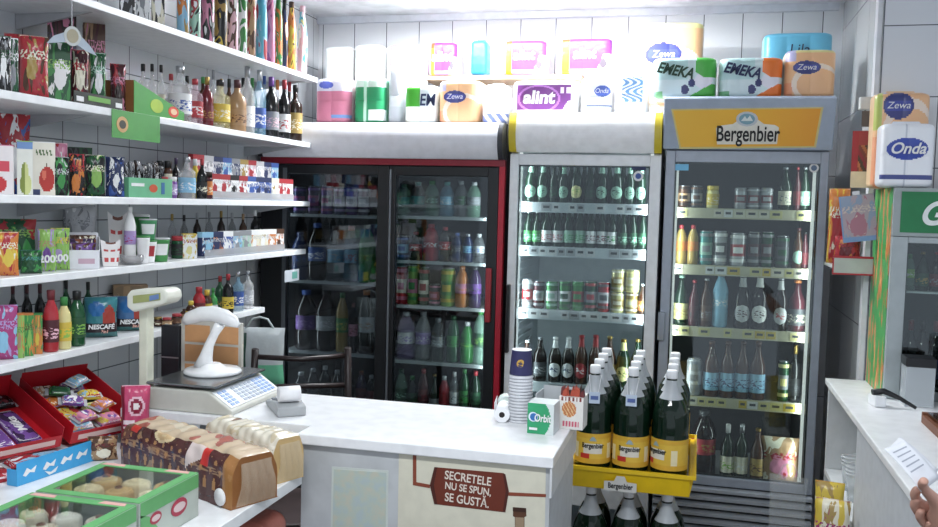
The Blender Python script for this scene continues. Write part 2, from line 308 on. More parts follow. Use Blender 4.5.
def goods(spec, w, h, loc, rz, label, group=None, d=None, seed=0, des=None):
    a = spec.split(); k = a[0]; nm, cat = NAMES[k]; c = a[1:]; r = w/2
    t = thing(nm, label, cat, loc, rz, group)
    if k in ('wine', 'beer', 'liquor', 'pet', 'sleeve', 'sauce', 'jar'):
        P = PROF[k]; body = c[0]
        bm_ = clear(body[1:] or 'white', .30) if body[0] == '~' else gloss(body)
        if k == 'sleeve':
            MB().lathe([(max(x*r, .0004), z*h) for x, z in P], sleeve_mat([body]+[q for q in c[1:] if q != '-'], seed), 20).build('bottle_body', t)
        else:
            MB().lathe([(max(x*r, .0004), z*h) for x, z in P], bm_, 18).build('bottle_body' if k != 'jar' else 'jar_body', t)
        zt = P[-1][1]; rt = P[-1][0]*r
        capm = mat(c[1], .35) if c[1] not in ('silver', 'gold') else mat(c[1], .3, .8)
        if k == 'jar': MB().lathe([(r*.93, zt*h-.002), (r*.93, h-.001), (r*.88, h)], capm, 18).build('lid', t)
        elif k == 'beer': MB().lathe([(rt*1.15, zt*h-.004), (rt*1.2, h-.003), (rt*.8, h)], capm, 12).build('cap', t)
        elif k in ('wine', 'liquor', 'sleeve'): MB().lathe([(rt*1.1, (.84 if k == 'wine' else zt-.06)*h), (rt*1.12, h-.002), (rt*.9, h)], capm, 12).build('cap', t)
        else: MB().lathe([(rt*1.2, zt*h-.01), (rt*1.25, h-.002), (rt*1.1, h)], capm, 14).build('cap', t)
        if len(c) > 2 and c[2] != '-' and k != 'sleeve':
            l = MB(); sh = 'oval' if len(c) > 4 and c[4] == 'oval' else 'band'
            z0, z1 = {'wine': (.12, .42), 'beer': (.12, .44), 'liquor': (.14, .5), 'pet': (.34, .58), 'sauce': (.16, .52), 'jar': (.15, .65)}[k]
            label_band(l, P, h, r, z0*h, z1*h, paper(c[2]), label_mat(c[2], c[3]) if len(c) > 3 else None, sh); l.build('paper_label', t)
            if k == 'beer' and len(c) > 4 and 'neck' in c[4:]:
                l = MB(); label_band(l, P, h, r, .76*h, .93*h, mat(c[2], .3), None); l.build('neck_label', t)
    elif k == 'can':
        m1, m2, m3 = mat(c[0], .25, .3), mat(c[1], .3, .1), mat(c[2] if len(c) > 2 else c[1], .3)
        pr = [(.8*r, 0), (r, .03*h)] + [(r, h*(.03+.09*i)) for i in range(1, 11)] + [(.86*r, h*.985)]
        def mf(j, i, n):
            u = (i+.5)/n*2*math.pi; f = math.cos(u+math.pi/2)   # front is -y
            f = -math.sin(u)
            if f > .35 and 4 <= j <= 7: return m2 if f > .8 and 5 <= j <= 6 else m3
            return m2 if j in (2, 10) else m1
        MB().lathe(pr, m1, 20, mf=mf).build('can_body', t)
        MB().lathe([(.87*r, h*.98), (.88*r, h), (.78*r, h), (.76*r, h-.003), (.001, h-.003)], mat('silver', .3, .9), 18, cap=False).build('can_lid', t)
    elif k == 'cup':
        m1, m3 = paper(c[0]), paper(c[2] if len(c) > 2 else c[0])
        pr = [(r*(.72+.28*q/10), h*.95*q/10) for q in range(11)]
        MB().lathe(pr, m1, 20, mf=lambda j, i, n: m3 if -math.sin((i+.5)/n*2*math.pi) > .5 and 3 <= j <= 7 else m1).build('cup_body', t)
        MB().lathe([(r*1.03, h*.94), (r*1.05, h*.97), (r*1.0, h)], paper(c[1]), 20).build('lid', t)
    elif k in ('pouch', 'paq'):
        mk = foil; dd = d or min(w*.45, .055); mb = MB(); pouch_into(mb, w, h, dd if k == 'pouch' else dd*1.2, rdes(c, seed, mk), seed, foil(c[0]), (18, 24)); mb.build('foil_bag', t)
        z = MB().box(-w*.46, w*.46, -.0025, .0025, h*.955, h*.995, foil(c[-1])); z.build('top_seal', t)
    elif k in ('box', 'pack'):
        dd = d or w*.45; mb = MB(); box_into(mb, w, dd, h, (des or rdes(c, seed, paper)) if k == 'box' else rdes([c[0], c[1], c[2], 'lgrey'], len(LABELS) % 9, paper) , paper(c[0])); mb.build('carton_body', t, .0008)
        MB().box(-w/2-.0004, w/2+.0004, -dd/2-.0004, dd/2+.0004, h-.0015 if k == 'box' else h*.78, h+.0008, paper(c[1] if k == 'box' else c[-1])).build('lid_flap', t)
    return t
ORD = ['first', 'second', 'third', 'fourth', 'fifth', 'sixth', 'seventh', 'eighth', 'ninth', 'tenth', 'eleventh', 'twelfth', 'thirteenth', 'fourteenth', 'fifteenth', 'sixteenth']
_seed = [0]
def row(ax, plane, z, where, group, items, rz=None, lift=0, inset=.012, lim=None, ws=1):
    """items: (px, width px, top py, spec, what[, further back]); stands each on the surface z behind the edge PLANE"""
    cnt = {}
    for it in items: cnt[it[4]] = cnt.get(it[4], 0)+1
    seen = {}; pend = []; FL = ('pouch', 'box', 'pack', 'paq')
    for it in sorted(items, key=lambda q: q[0]):
        px, wp, top, spec, what = it[:5]; wp = wp*(ws if it[3].split()[0] not in ('box', 'paq', 'pouch') else 1); back = it[5] if len(it) > 5 else 0; op = it[6] if len(it) > 6 else {}
        k = spec.split()[0]; _seed[0] += 1; w = .06; zz = z + op.get('lift', lift)
        flat = k in ('pouch', 'box', 'pack', 'paq')
        for _ in range(4):
            r = (w/2) if not flat else (op.get('d', w*.45)/2 + .006)
            if ax == 'X': X = plane - inset - r - back; Y = colY(px, X, zz+.08); rr = math.radians(40) if rz is None else rz
            else: Y = plane + inset + r + back; X = colX(px, Y, zz+.08); rr = 0 if rz is None else rz
            rr = op.get('rz', rr)
            if ax == 'X' and flat: X -= abs(math.cos(rr))*w*.0 + abs(math.sin(rr))*0 + (w/2)*abs(math.cos(rr))*.9 - r*.0
            if ax == 'X' and flat: Y = colY(px, X, zz+.08)
            w = wp*dep(X, Y, zz)/FPX
        if lim: X = min(max(X, lim[0]+w/2+.002), lim[1]-w/2-.002)
        h = rowZ(top, X, Y) - zz
        h = max(.03, h); pend.append([it, X, Y, zz, w, h, rr, k, op, what])
    for a_ in range(len(pend)):
        for b_ in range(a_+1, len(pend)):
            A, B = pend[a_], pend[b_]
            if abs(A[3]-B[3]) > .02: continue
            need = (A[4]+B[4])/2*(1.01 if A[7] not in FL and B[7] not in FL else .82); dd = math.hypot(A[1]-B[1], A[2]-B[2])
            if dd < need: f = max(.7, dd/need); A[4] *= f; B[4] *= f
    for it, X, Y, zz, w, h, rr, k, op, what in pend:
        spec = it[3]; _seed[0] += 1
        lab = what
        if cnt[what] > 1: seen[what] = seen.get(what, 0); lab = '%s %s, %s from left' % (what, where, ORD[seen[what]]); seen[what] += 1
        else: lab = '%s %s' % (what, where)
        goods(spec, w, h, (X, Y, zz+.0005), rr, lab, group, op.get('d'), _seed[0], op.get('des'))
# ================================================================ THE ROOM
XL, XF, YB, YF = -2.0, -1.70, 4.5, 3.80           # left wall, its shelf edges, back wall, cooler fronts
ZC = rowZ(14, -1.2, YB)                           # ceiling height, read at the top of the tiled wall
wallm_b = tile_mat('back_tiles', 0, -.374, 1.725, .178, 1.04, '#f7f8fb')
wallm_l = tile_mat('shaded_side_tiles', 1, 2.505, 1.725, .175, .26, '#d5d8dc')  # left wall tiles darkened, its shade painted into the colour
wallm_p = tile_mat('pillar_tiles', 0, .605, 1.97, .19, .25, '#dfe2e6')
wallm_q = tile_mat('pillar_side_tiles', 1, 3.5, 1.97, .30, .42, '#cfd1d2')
paint = mat('#eef0f5', .7, 0, 1, 0, 'worn')
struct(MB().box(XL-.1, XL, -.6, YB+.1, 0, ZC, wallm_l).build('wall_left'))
struct(MB().box(XL, .605, YB, YB+.1, 0, ZC, wallm_b).build('wall_back'))
struct(MB().box(.605, 2.6, 3.5, YB+.1, 0, ZC, wallm_p).build('wall_right_front'))
struct(MB().box(.603, .6049, 3.5, YB, 0, ZC, wallm_q).build('wall_right_side'))
struct(MB().box(XL-.1, 2.6, -.6, YB+.1, ZC, ZC+.1, paint).build('ceiling'))
floorm = tile_mat('floor_tiles', 0, 0, 0, .33, .33, '#7f7a72', '#4a4743')
struct(MB().box(XL-.1, 2.6, -.6, YB+.1, -.05, 0, floorm).build('floor'))
# white trim up the corner of the wall and along the ceiling
struct(MB().box(.585, .602, 3.51, 3.56, .0, ZC-.001, mat('#e6e8ec', .3)).build('trim_1'))
struct(MB().box(XL+.001, .58, YB-.03, YB-.001, ZC-.035, ZC-.001, mat('#e3e6ee', .5)).build('trim_2'))
whitem = mat('#e9ebec', .35, 0, 1, 0, 'worn'); whitelam = mat('#eef0f2', .3)
# ---------------------------------------------------------------- wall shelves on the left wall
ZS = {}
def wall_shelf(key, px, py, label, y0=.9, th=.022):
    p = onX(px, py, XF); ZS[key] = p.z
    t = thing('wall_shelf', label, 'shelf', (0, 0, 0), 0, 'long white shelves on the left wall')
    MB().box(XL+.001, XF, y0, p.y, p.z-th, p.z, whitelam).build('shelf_board', t, .002)
    for yy in (1.4, 2.3, p.y-.06):
        MB().prism([(XL+.001, p.z-th), (XF-.05, p.z-th), (XL+.001, p.z-th-.05)], yy, yy+.012, mat('lgrey', .4, .3), 'y').v
        b = MB(); b.prism([(XL+.0015, p.z-th-.0005), (XF-.04, p.z-th-.0005), (XL+.0015, p.z-th-.045)], yy, yy+.012, mat('lgrey', .4, .3), 'y'); b.build('shelf_bracket', t)
    return p
wall_shelf('s1', 318, 78, 'long white wall shelf near the ceiling holding tall wrapped bottles')
wall_shelf('s2', 311, 143, 'long white wall shelf, second from top, holding spirits and coffee')
wall_shelf('s3', 310, 201.5, 'long white wall shelf, third from top, holding juice cartons and cigarettes')
p4 = wall_shelf('s4', 306, 249, 'long white wall shelf, fourth from top, holding sweets and food cups')
wall_shelf('s5', 265, 307, 'long white wall shelf, lowest of five, ending behind the weighing scale')
# ---------------------------------------------------------------- coolers
def X_at(px, z=1.5, Y=YF): return colX(px, Y, z)
def Z_at(px, py, Y): return onY(px, py, Y).z
blackm = mat('#17181b', .35); darkin = mat('#1a1b1f', .6)
def cabinet(t, x0, x1, z0, z1, shellm, inm, depth=.64, th=.035):
    y0, y1 = YF+.03, YF+depth
    b = MB()
    b.box(x0, x0+th, y0, y1, z0, z1, shellm); b.box(x1-th, x1, y0, y1, z0, z1, shellm)
    b.box(x0+th, x1-th, y0, y1, z1-th, z1, shellm); b.box(x0+th, x1-th, y0, y1, z0, z0+th, shellm); b.box(x0+th, x1-th, y1-.02, y1, z0+th, z1-th, shellm)
    b.build('cabinet_body', t)
    li = MB(); e = .003
    li.box(x0+th, x0+th+e, y0+.01, y1-.02, z0+th, z1-th, inm); li.box(x1-th-e, x1-th, y0+.01, y1-.02, z0+th, z1-th, inm); li.box(x0+th+e, x1-th-e, y1-.023, y1-.02, z0+th, z1-th, inm); li.box(x0+th+e, x1-th-e, y0+.01, y1-.023, z0+th, z0+th+e, inm)
    li.build('inner_lining', t)
def door(t, x0, x1, z0, z1, gx0, gx1, gz0, gz1, fm, name='door', handle=None, y0=YF, y1=YF+.028, gk=.06, gt=(.93, .96, .95, 1)):
    b = MB()
    b.box(x0, gx0, y0, y1, z0, z1, fm); b.box(gx1, x1, y0, y1, z0, z1, fm); b.box(gx0, gx1, y0, y1, gz1, z1, fm); b.box(gx0, gx1, y0, y1, z0, gz0, fm)
    d = b.build(name, t, .003)
    g = MB().box(gx0+.0005, gx1-.0005, y0+.012, y0+.016, gz0+.0005, gz1-.0005, glass_mat('cooler_glass_%s' % round(gk*100), gt, gk)).build('glass_pane', d)
    g['label'] = 'clear glass of the door'
    gk2 = MB()                                   # rubber seal around the glass
    for q in ((gx0, gx0+.006, gz0, gz1), (gx1-.006, gx1, gz0, gz1), (gx0, gx1, gz0, gz0+.006), (gx0, gx1, gz1-.006, gz1)): gk2.box(q[0], q[1], y0+.0165, y0+.024, q[2], q[3], blackm)
    gk2.build('rubber_seal', d)
    return d
SH = {}
def cool_shelf(t, key, x0, x1, z, m, strip=None, lip=.0, tags=None, y0=YF+.062, depth=.48, wire=False):
    SH[key] = z; b = MB()
    if wire:
        n = 18
        for i in range(n): xx = x0+.01+(x1-x0-.02)*i/(n-1); b.box(xx-.0015, xx+.0015, y0, y0+depth, z-.004, z, m)
        for k in range(3): yy = y0+.003+(depth-.006)*k/2; b.box(x0, x1, yy-.003, yy+.003, z-.010, z-.004, m)
    else: b.box(x0, x1, y0, y0+depth, z-.008, z, m)
    s = b.build('shelf', t)
    if strip:
        h = lip
        MB().box(x0, x1, y0-.006, y0-.0005, z-h, z+.002, strip).build('price_strip', s)
        if tags:
            r = random.Random(int(z*1000)); c = MB(); x = x0+.01
            while x < x1-.05:
                w = r.uniform(.03, .05)
                if r.random() < .8:
                    mm = paper(r.choice(tags)); c.box(x, x+w, y0-.0075, y0-.0062, z-h*.85, z-h*.08, mm)
                    c.box(x+w*.2, x+w*.8, y0-.0082, y0-.0076, z-h*.55, z-h*.3, paper('dgrey'))
                x += w+.004
            c.build('price_tags', s)
# --- left two door cooler
LX0, LX1 = XL+.03, X_at(503.5)
LZ1 = Z_at(400, 122, YF)
tL = thing('drinks_cooler', 'wide two-door black cooler with blank white curved header and red edges', 'refrigerator', (0, 0, 0))
cabinet(tL, LX0, LX1, 0.06, LZ1-.005, mat('#2b2c31', .4), darkin, .66)
hz0 = Z_at(400, 158.5, YF)
def curved_header(t, x0, x1, z0, z1, y, bulge, m, endm, endw, name='header_sign'):
    n = 14; pts = [(y+.03, z0)] + [(y - bulge*math.sin(math.pi*(.08+.84*i/n))**.7, z0+(z1-z0)*i/n) for i in range(n+1)] + [(y+.03, z1)]
    MB().prism(pts, x0+endw, x1-endw, m).build(name, t)
    e = MB(); pe = [(y+.03, z0-.002)] + [(a-.004, b) for a, b in pts[1:-1]] + [(y+.03, z1+.002)]
    e.prism(pe, x0, x0+endw-.0005, endm); e.build('end_cap', t); e = MB(); e.prism(pe, x1-endw+.0005, x1, endm); e.build('end_cap', t)
headm = mat('#e4e4ea', .4)
curved_header(tL, LX0, LX1-.004, hz0, LZ1-.004, YF, .05, headm, mat('#33343a', .4), .022)
rz1 = hz0-.001; rz0 = Z_at(400, 165, YF)
redm = mat('#8e1a2c', .35)
MB().box(LX0, LX1, YF, YF+.029, rz0, rz1, redm).build('red_trim_rail', tL)
MB().box(X_at(498), LX1, YF, YF+.029, .25, rz0-.0005, mat('#b81e33', .3)).build('red_side_strip', tL)
xm = X_at(389)
gz1, gz0 = Z_at(440, 176, YF), .62
dl = door(tL, LX0+.004, xm-.004, .27, rz0-.004, X_at(287), X_at(377), gz0, gz1, blackm, gk=.055, gt=(.62,.66,.68,1))
dr = door(tL, xm, X_at(498)-.002, .27, rz0-.004, X_at(395), X_at(487), gz0, gz1, blackm, gk=.045, gt=(.72,.77,.77,1))
MB().box(xm+.001, xm+.010, YF-.006, YF-.0005, .5, rz0-.02, mat('#85898f', .3, .6)).build('aluminium_edge', dr)
b = MB(); hx = X_at(491); b.box(hx-.012, hx+.012, YF-.024, YF-.0005, Z_at(490, 322, YF), Z_at(490, 268, YF), mat('red', .3)); b.build('door_handle', dr, .004)
MB().box(X_at(283), X_at(287)-.001, YF-.006, YF-.0005, .5, rz0-.02, mat('#6b7076', .3, .5)).build('aluminium_edge', dl)
MB().box(LX0+.03, LX1-.03, YF+.002, YF+.028, .06, .25, mat('#222326', .5)).build('kick_grille', tL)
swm = mat('#b9bfc2', .35, .4)
for key, px, py, x0, x1 in (('LA', 335, 215, 283, 380), ('LB', 335, 282, 283, 380), ('LC', 335, 353, 283, 380), ('RA', 440, 217, 391, 491), ('RB', 440, 262, 391, 491), ('RC', 440, 307, 391, 491), ('RD', 440, 363, 391, 491)):
    Ys = YF+.062; z = Z_at(px, py, Ys)
    cool_shelf(tL, key, max(LX0+.04, colX(x0, Ys, z)), min(LX1-.042, colX(x1, Ys, z)), z, swm, mat('#c6cccd', .4), .012)
for key in ('LE', 'RE'): SH[key] = .58
cool_shelf(tL, 'LRbase', LX0+.04, LX1-.042, .578, mat('#6c7073', .4))
# --- middle white cooler
MX0, MX1 = X_at(508.5), X_at(659)
MZ1 = Z_at(580, 113, YF); mz0 = Z_at(580, 154, YF)
tM = thing('drinks_cooler', 'white single-door cooler full of beer, blank white header with yellow ends', 'refrigerator')
wcool = mat('#e9ecef', .35)
cabinet(tM, MX0, MX1, .06, MZ1-.004, wcool, mat('#c3c9cd', .5), .64, .03)
curved_header(tM, MX0, MX1, mz0+.006, MZ1, YF, .045, mat('#f4f4f6', .35), mat('#cdb832', .4), .03)
gx0, gx1 = X_at(517), X_at(648); mg1 = Z_at(580, 165.5, YF)
dm = door(tM, MX0, MX1, .27, mz0-.002, gx0, gx1, .5, mg1, wcool, gk=.035)
b = MB(); hx = X_at(507.5)+.016; b.box(hx-.008, hx+.008, YF-.03, YF-.0005, Z_at(508, 352, YF), Z_at(508, 284, YF), blackm); b.build('door_handle', dm, .004)
b = MB(); xx = X_at(636.5); zz = Z_at(638, 176, YF)
b.ell(xx, zz, .021, .021, YF+.0115, paper('white')); b.ell(xx, zz, .012, .012, YF+.0105, paper('blue')); b.box(xx-.03, xx+.03, YF+.0105, YF+.0112, zz+.024, zz+.045, paper('dblue')); b.build('round_sticker', dm)
stripm = mat('#dfe6ea', .4)
Ys = YF+.062
for key, py in (('MA', 203.5), ('MB', 248), ('MC', 311.5), ('MD', 385)):
    z = Z_at(580, py, Ys); cool_shelf(tM, key, MX0+.034, MX1-.034, z, stripm, stripm, .042, ('white', 'lgrey', 'white', 'white'))
cool_shelf(tM, 'ME', MX0+.034, MX1-.034, .56, stripm)
b = MB()
for i in range(34): z = .62+i*.034; b.box(MX0+.0335, MX0+.042, YF+.07, YF+.40, z, z+.006, mat('#c9ced2', .4))
b.build('shelf_rack_rail', tM)
# --- right grey cooler with an advertising header
RX0, RX1 = X_at(663.5), X_at(826)
RZ1 = Z_at(748, 97, YF-.03); rh0 = Z_at(748, 150, YF)
tR = thing('drinks_cooler', 'grey single-door beer cooler with yellow and silver advertising header', 'refrigerator')
gcool = mat('#a3abb8', .38, .1)
cabinet(tR, RX0, RX1, .06, rh0+.02, gcool, mat('#3b3d42', .6), .62, .03)
hb = MB(); hx0, hx1 = X_at(664, 1.9), X_at(833, 1.9)
hb.prism([(YF-.02, rh0), (YF-.075, RZ1-.01), (YF-.06, RZ1), (YF+.35, RZ1), (YF+.35, rh0+.0205), (YF+.02, rh0+.0205), (YF+.02, rh0)], hx0, hx1, mat('#a4b0c2', .35))
hd = hb.build('header_sign', tR, .004)
def onhead(px, py, off=0):
    # the slanted front of the header box
    a = Vector((0, YF-.02, rh0)); bb = Vector((0, YF-.075, RZ1-.01)); n = Vector((1, 0, 0)).cross(bb-a).normalized()
    if n.y > 0: n = -n
    d = ray(px, py); t = (a + n*off - Vector((0, 0, CZ))).dot(n)/d.dot(n); return Vector((0, 0, CZ)) + d*t
def headpoly(pts, m, off, mb, th=.001):
    P = [onhead(*p, off) for p in pts]; Q = [onhead(*p, off-th) for p in pts]; o = len(mb.v); n = len(P)
    mb.v += [tuple(p) for p in P] + [tuple(q) for q in Q]; mb.face([o+i for i in range(n)], m); mb.face([o+n+i for i in reversed(range(n))], m)
    for i in range(n): j = (i+1) % n; mb.face([o+i, o+n+i, o+n+j, o+j], m)
def adm():
    m, N, L, b = new_mat('amber_advert'); t = N.new('ShaderNodeTexCoord'); s = N.new('ShaderNodeSeparateXYZ'); r = N.new('ShaderNodeValToRGB'); mr = N.new('ShaderNodeMapRange')
    L.new(t.outputs['Object'], s.inputs[0]); L.new(s.outputs[0], mr.inputs[0]); mr.inputs[1].default_value = hx0; mr.inputs[2].default_value = hx1; L.new(mr.outputs[0], r.inputs[0])
    e = r.color_ramp.elements; e[0].color = lin('#eebe4a'); e[1].color = lin('#e59a35'); e.new(.5).color = lin('#f0b63c')
    L.new(r.outputs[0], b.inputs['Base Color']); b.inputs['Roughness'].default_value = .35; return m
q = MB(); headpoly([(671, 109), (823.5, 107), (816, 147.5), (679.5, 149)], paper('#d8c98a'), .0016, q); headpoly([(673, 110.5), (821, 108.5), (814, 146), (681, 147)], adm(), .0030, q); q.build('yellow_panel', hd)
q = MB(); headpoly([(716, 128), (721, 125.5), (733, 124), (740, 119), (757, 119), (764, 124), (775, 125), (779, 127.5), (777, 144), (717, 144.5)], paper('#e9e6dc'), .0042, q)
headpoly([(747+11*math.cos(a*.4), 119+7.5*math.sin(a*.4)) for a in range(16)], paper('#c9ced4'), .0054, q); headpoly([(747+8*math.cos(a*.4), 119+5.5*math.sin(a*.4)) for a in range(16)], paper('#7fa7b8'), .0066, q)
headpoly([(741, 121), (745, 116), (747, 119), (750, 115.5), (753, 121)], paper('#dfe6e4'), .0076, q)
q.build('emblem', hd)
ang = math.atan2(.055, (RZ1-.01-rh0)); c0 = onhead(747.5, 134.5, .0052)
def headtext(s, px, py, size, m, sx, off, name='lettering', bold=0):
    c = onhead(px, py, off); o = text(s, hd, c.x, c.y, c.z, size, m, sx, 0, 0, None, .0004, 'CENTER', name, bold); o.rotation_euler = (ang, 0, 0); return o
headtext('Bergenbier', 747.5, 134.5, .088, paper('black'), .62, .0056, bold=.0014)
zdb = Z_at(745, 489, YF)
dR = door(tR, RX0, RX1, zdb, rh0-.004, X_at(673), X_at(817.5), Z_at(745, 480, YF), Z_at(745, 163, YF), gcool, gk=.05, gt=(.80,.85,.83,1))
b = MB(); hx = X_at(663.5)-.002; b.box(hx-.004, hx+.024, YF-.022, YF-.0005, Z_at(664, 340, YF), Z_at(664, 312, YF), mat('#9aa1ab', .3, .5))
b.build('door_handle', dR, .003)
b = MB(); a_ = onY(673.5, 164, YF+.011); c_ = onY(688.5, 170.5, YF+.011); b.box(a_.x, c_.x, YF+.0105, YF+.0118, c_.z, a_.z, paper('#7cc4ea')); b.build('blue_sticker', dR)
b = MB(); s_ = onY(814, 168, YF+.011); b.ell(s_.x, s_.z, .018, .018, YF+.0118, paper('white')); b.ell(s_.x, s_.z, .011, .011, YF+.0108, paper('#6a7f9a')); b.build('round_sticker', dR)
tags = ('yellow', 'lyellow', 'cream', 'white', 'lyellow')
for key, py in (('A', 209.5), ('B', 267), ('C', 329.5), ('D', 400)):
    z = Z_at(745, py, Ys); cool_shelf(tR, 'B'+key, RX0+.036, RX1-.036, z, mat('#9a9c9a', .4, .2), mat('#cfc9ae', .4), .040, tags)
z = Z_at(745, 482, Ys); cool_shelf(tR, 'BE', RX0+.036, RX1-.036, z, mat('#c9cdd0', .4))
MB().box(RX0+.03, RX1-.03, YF+.05, YF+.56, z-.03, z-.0082, mat('#7b8088', .4)).build('cabinet_floor', tR)
b = MB(); gz = Z_at(745, 487, YF); b.box(RX0, RX1, YF+.02, YF+.029, .08, zdb-.001, blackm)
gr = b.build('kick_grille', tR)
b = MB()
for i in range(9):
    z1_ = zdb-.008-i*.034; b.prism([(YF-.012, z1_-.018), (YF-.016, z1_-.005), (YF+.012, z1_), (YF+.019, z1_), (YF+.019, z1_-.018)], RX0, RX1, mat('#c6ccd4', .35))
b.build('louvre_slats', gr)
# ---------------------------------------------------------------- bare board above the coolers
bx0, bx1 = colX(425, 4.3, 2.2), colX(582, 4.3, 2.2); bz = rowZ(75, colX(500, 4.28, 2.2), 4.28); print('board z', bz, 'cooler top', LZ1, MZ1, RZ1, 'ceil', ZC)
tb = thing('wall_shelf', 'narrow bare wooden board fixed to the tiles above the coolers', 'shelf')
MB().box(bx0, bx1, 4.28, YB-.0005, bz-.02, bz, mat('#c9a98c', .6)).build('shelf_board', tb)
for xx in (bx0+.1, bx1-.1): MB().box(xx, xx+.015, 4.32, YB-.0008, bz-.045, bz-.0205, mat('grey', .4, .5)).build('shelf_bracket', tb)
# ================================================================ LEFT WALL GOODS
def apple(u, v):
    if ((u-.62)/.34)**2+((v-.30)/.24)**2 < 1: return paper('#b5332c') if ((u-.5)/.1)**2+((v-.38)/.1)**2 > 1 else paper('#d9705a')
    if abs(u-.60) < .02 and .52 < v < .60: return paper('#5a4a2c')
    if .76 < v < .86 and .12 < u < .88 and int(u*13+v*9) % 2: return paper('#4f6a3c')
    if v < .1 and u < .3: return paper('#34406a')
    return paper('#e6e2d4')
def pear(u, v):
    if ((u-.55)/.38)**2+((v-.2)/.2)**2 < 1 or ((u-.5)/.24)**2+((v-.42)/.18)**2 < 1: return paper('#c9cf8c') if u > .5 else paper('#7c8a3c')
    if v > .86: return paper('#6f8fc0')
    return paper('#dfe0d8')
def berry(u, v):
    if ((u-.3)/.4)**2+((v-.2)/.16)**2 < 1: return paper('#c2343a')
    if .45 < v < .68: return paper('#cf4a5a') if u < .8 else paper('#e9dcdc')
    return paper('#e6dfdf')
W1 = 'on the top shelf of the left wall'; W2 = 'on the second wall shelf'; W3 = 'on the third wall shelf'; W4 = 'on the fourth wall shelf'; W5 = 'on the lowest wall shelf'
row('X', XF, ZS['s1'], 'on the top wall shelf', 'tall bottles on the top wall shelf', ws=1.12, items=[
 (127,14,-45,'box black white grey','black and white tall carton'), (143,13,-45,'box white black grey','white tall carton with black corners'), (158,12,-42,'box cream black white','cream tall carton'),
 (183,11,-38,'sleeve lblue gold orange white','multicoloured sparkling bottle with blue and orange wrap'), (195,10,-33,'sleeve mint black red white','green and red wrapped sparkling bottle'),
 (207,13,-36,'sleeve pink black black white','pink and black wavy wrapped bottle'), (220,13,-33,'sleeve black gold yellow black','black and yellow wavy wrapped bottle'),
 (232,11,-28,'sleeve lpink brown brown white','pink and brown wavy wrapped bottle'), (242,9,-24,'sleeve white green green white','white bottle with green wave wrap'),
 (251,9,-20,'sleeve tan brown red white','brown and red wrapped bottle'), (261,11,-17,'sleeve cyan cyan lblue red','tall light blue wrapped bottle'),
 (270,9,-12,'sleeve magenta pink pink white','magenta wrapped bottle'), (278,8,-8,'sleeve orange green green white','orange and green wrapped bottle'),
 (284,7,-4,'sleeve dblue black orange white','dark blue and orange wrapped bottle'), (291,9,2,'sleeve orange brown yellow brown','orange and yellow wrapped bottle with brown neck'), (302,9,6,'sleeve white lpink cyan lyellow','white turquoise and yellow wrapped bottle, last by the coolers')])
row('X', XF, ZS['s2'], W2, 'goods on the second wall shelf', ws=1.42, items=[
 (4,18,36,'paq black grey white dgreen','black foil coffee packet',.0), (12,17,38,'paq dgreen black grey white','dark green foil coffee packet'),(17,22,34,'paq red maroon dred','plain red coffee packet behind',.10), (34,27,36,'paq red brown gold cream','red shiny coffee packet with brown picture',.0),
 (58,22,44,'box dgreen green white lgreen','green and black upright coffee carton',.0,{'d':.06}), (62,26,12,'box dbrown maroon pink dpurple','very tall dark maroon carton behind the coffee',.11,{'d':.05}), (94,20,22,'box brown maroon tan pink','tall brown carton with faded rose print',.10,{'d':.05}),
 (80,16,50,'paq maroon red cream red','dark red coffee brick standing in the black tray',.0,{'lift':.012}), (98,15,53,'paq dgreen green white mint','green coffee brick standing in the black tray',.0,{'lift':.012}),
 (118,15,64,'paq maroon red dbrown pink','small dark red coffee packet beside the green tray',.0,{'d':.04}),
 (143,8,64,'liquor ~white black white grey','small clear flask with black cap',.16), (152,8,64,'liquor ~white black lgrey white','small clear flask with black cap and grey label',.16), (161,8,65,'liquor ~white black cream white','small clear flask with cream label',.14),
 (171,8,74,'liquor ~white red white dblue','slim clear bottle with red cap',.08), (180,16,66,'liquor ~white silver white blue','broad clear spirit bottle with white label'), (195,11,79,'liquor ~lpink red red white','clear bottle with red cap and red label'),
 (203,8,77,'liquor amber green tan gold','brown bottle with green cap',.07), (207,9,77,'wine dred gold dred gold','red brown bottle with gold cap',.02), (213,7,70,'wine ~white grey white lgrey','thin clear bottle with grey cap',.12), (220,14,80,'liquor ~lyellow black yellow cream','squat bottle with large yellow label'),
 (221,7,79,'liquor ~cream gold cream white','pale bottle with gold cap',.10), (237,13,80,'wine tan maroon tan brown','amber bottle with slender maroon neck'), (247,15,67,'wine ~white silver white lgrey','tall clear vodka bottle with silver cap',.03), (259,13,70,'wine ~lblue silver blue white','tall clear vodka bottle with blue label',.01),
 (264,6,74,'wine ~lblue blue white blue','thin clear bottle with blue cap',.12), (271,11,77,'wine black purple grey lpink','black bottle with purple cap'), (277,7,80,'wine ~grey orange white grey','clear bottle with orange cap',.07), (284,9,80,'wine black red white red','black bottle with red cap and white label',.0),
 (229,7,79,'wine brown black gold cream','dark bottle with black cap between the pale ones',.10), (243,7,78,'wine ~grey black lgrey white','thin clear bottle with black cap',.12), (252,7,78,'wine dgreen green grey mint','green bottle behind the vodka',.12), (187,7,76,'wine brown black tan cream','brown bottle with black cap behind the red capped one',.12), (289,7,82,'wine dbrown red cream gold','dark brown bottle with red cap',.07), (295,10,85,'liquor dbrown black gold cream','dark squat bottle with gold label, last in line')])
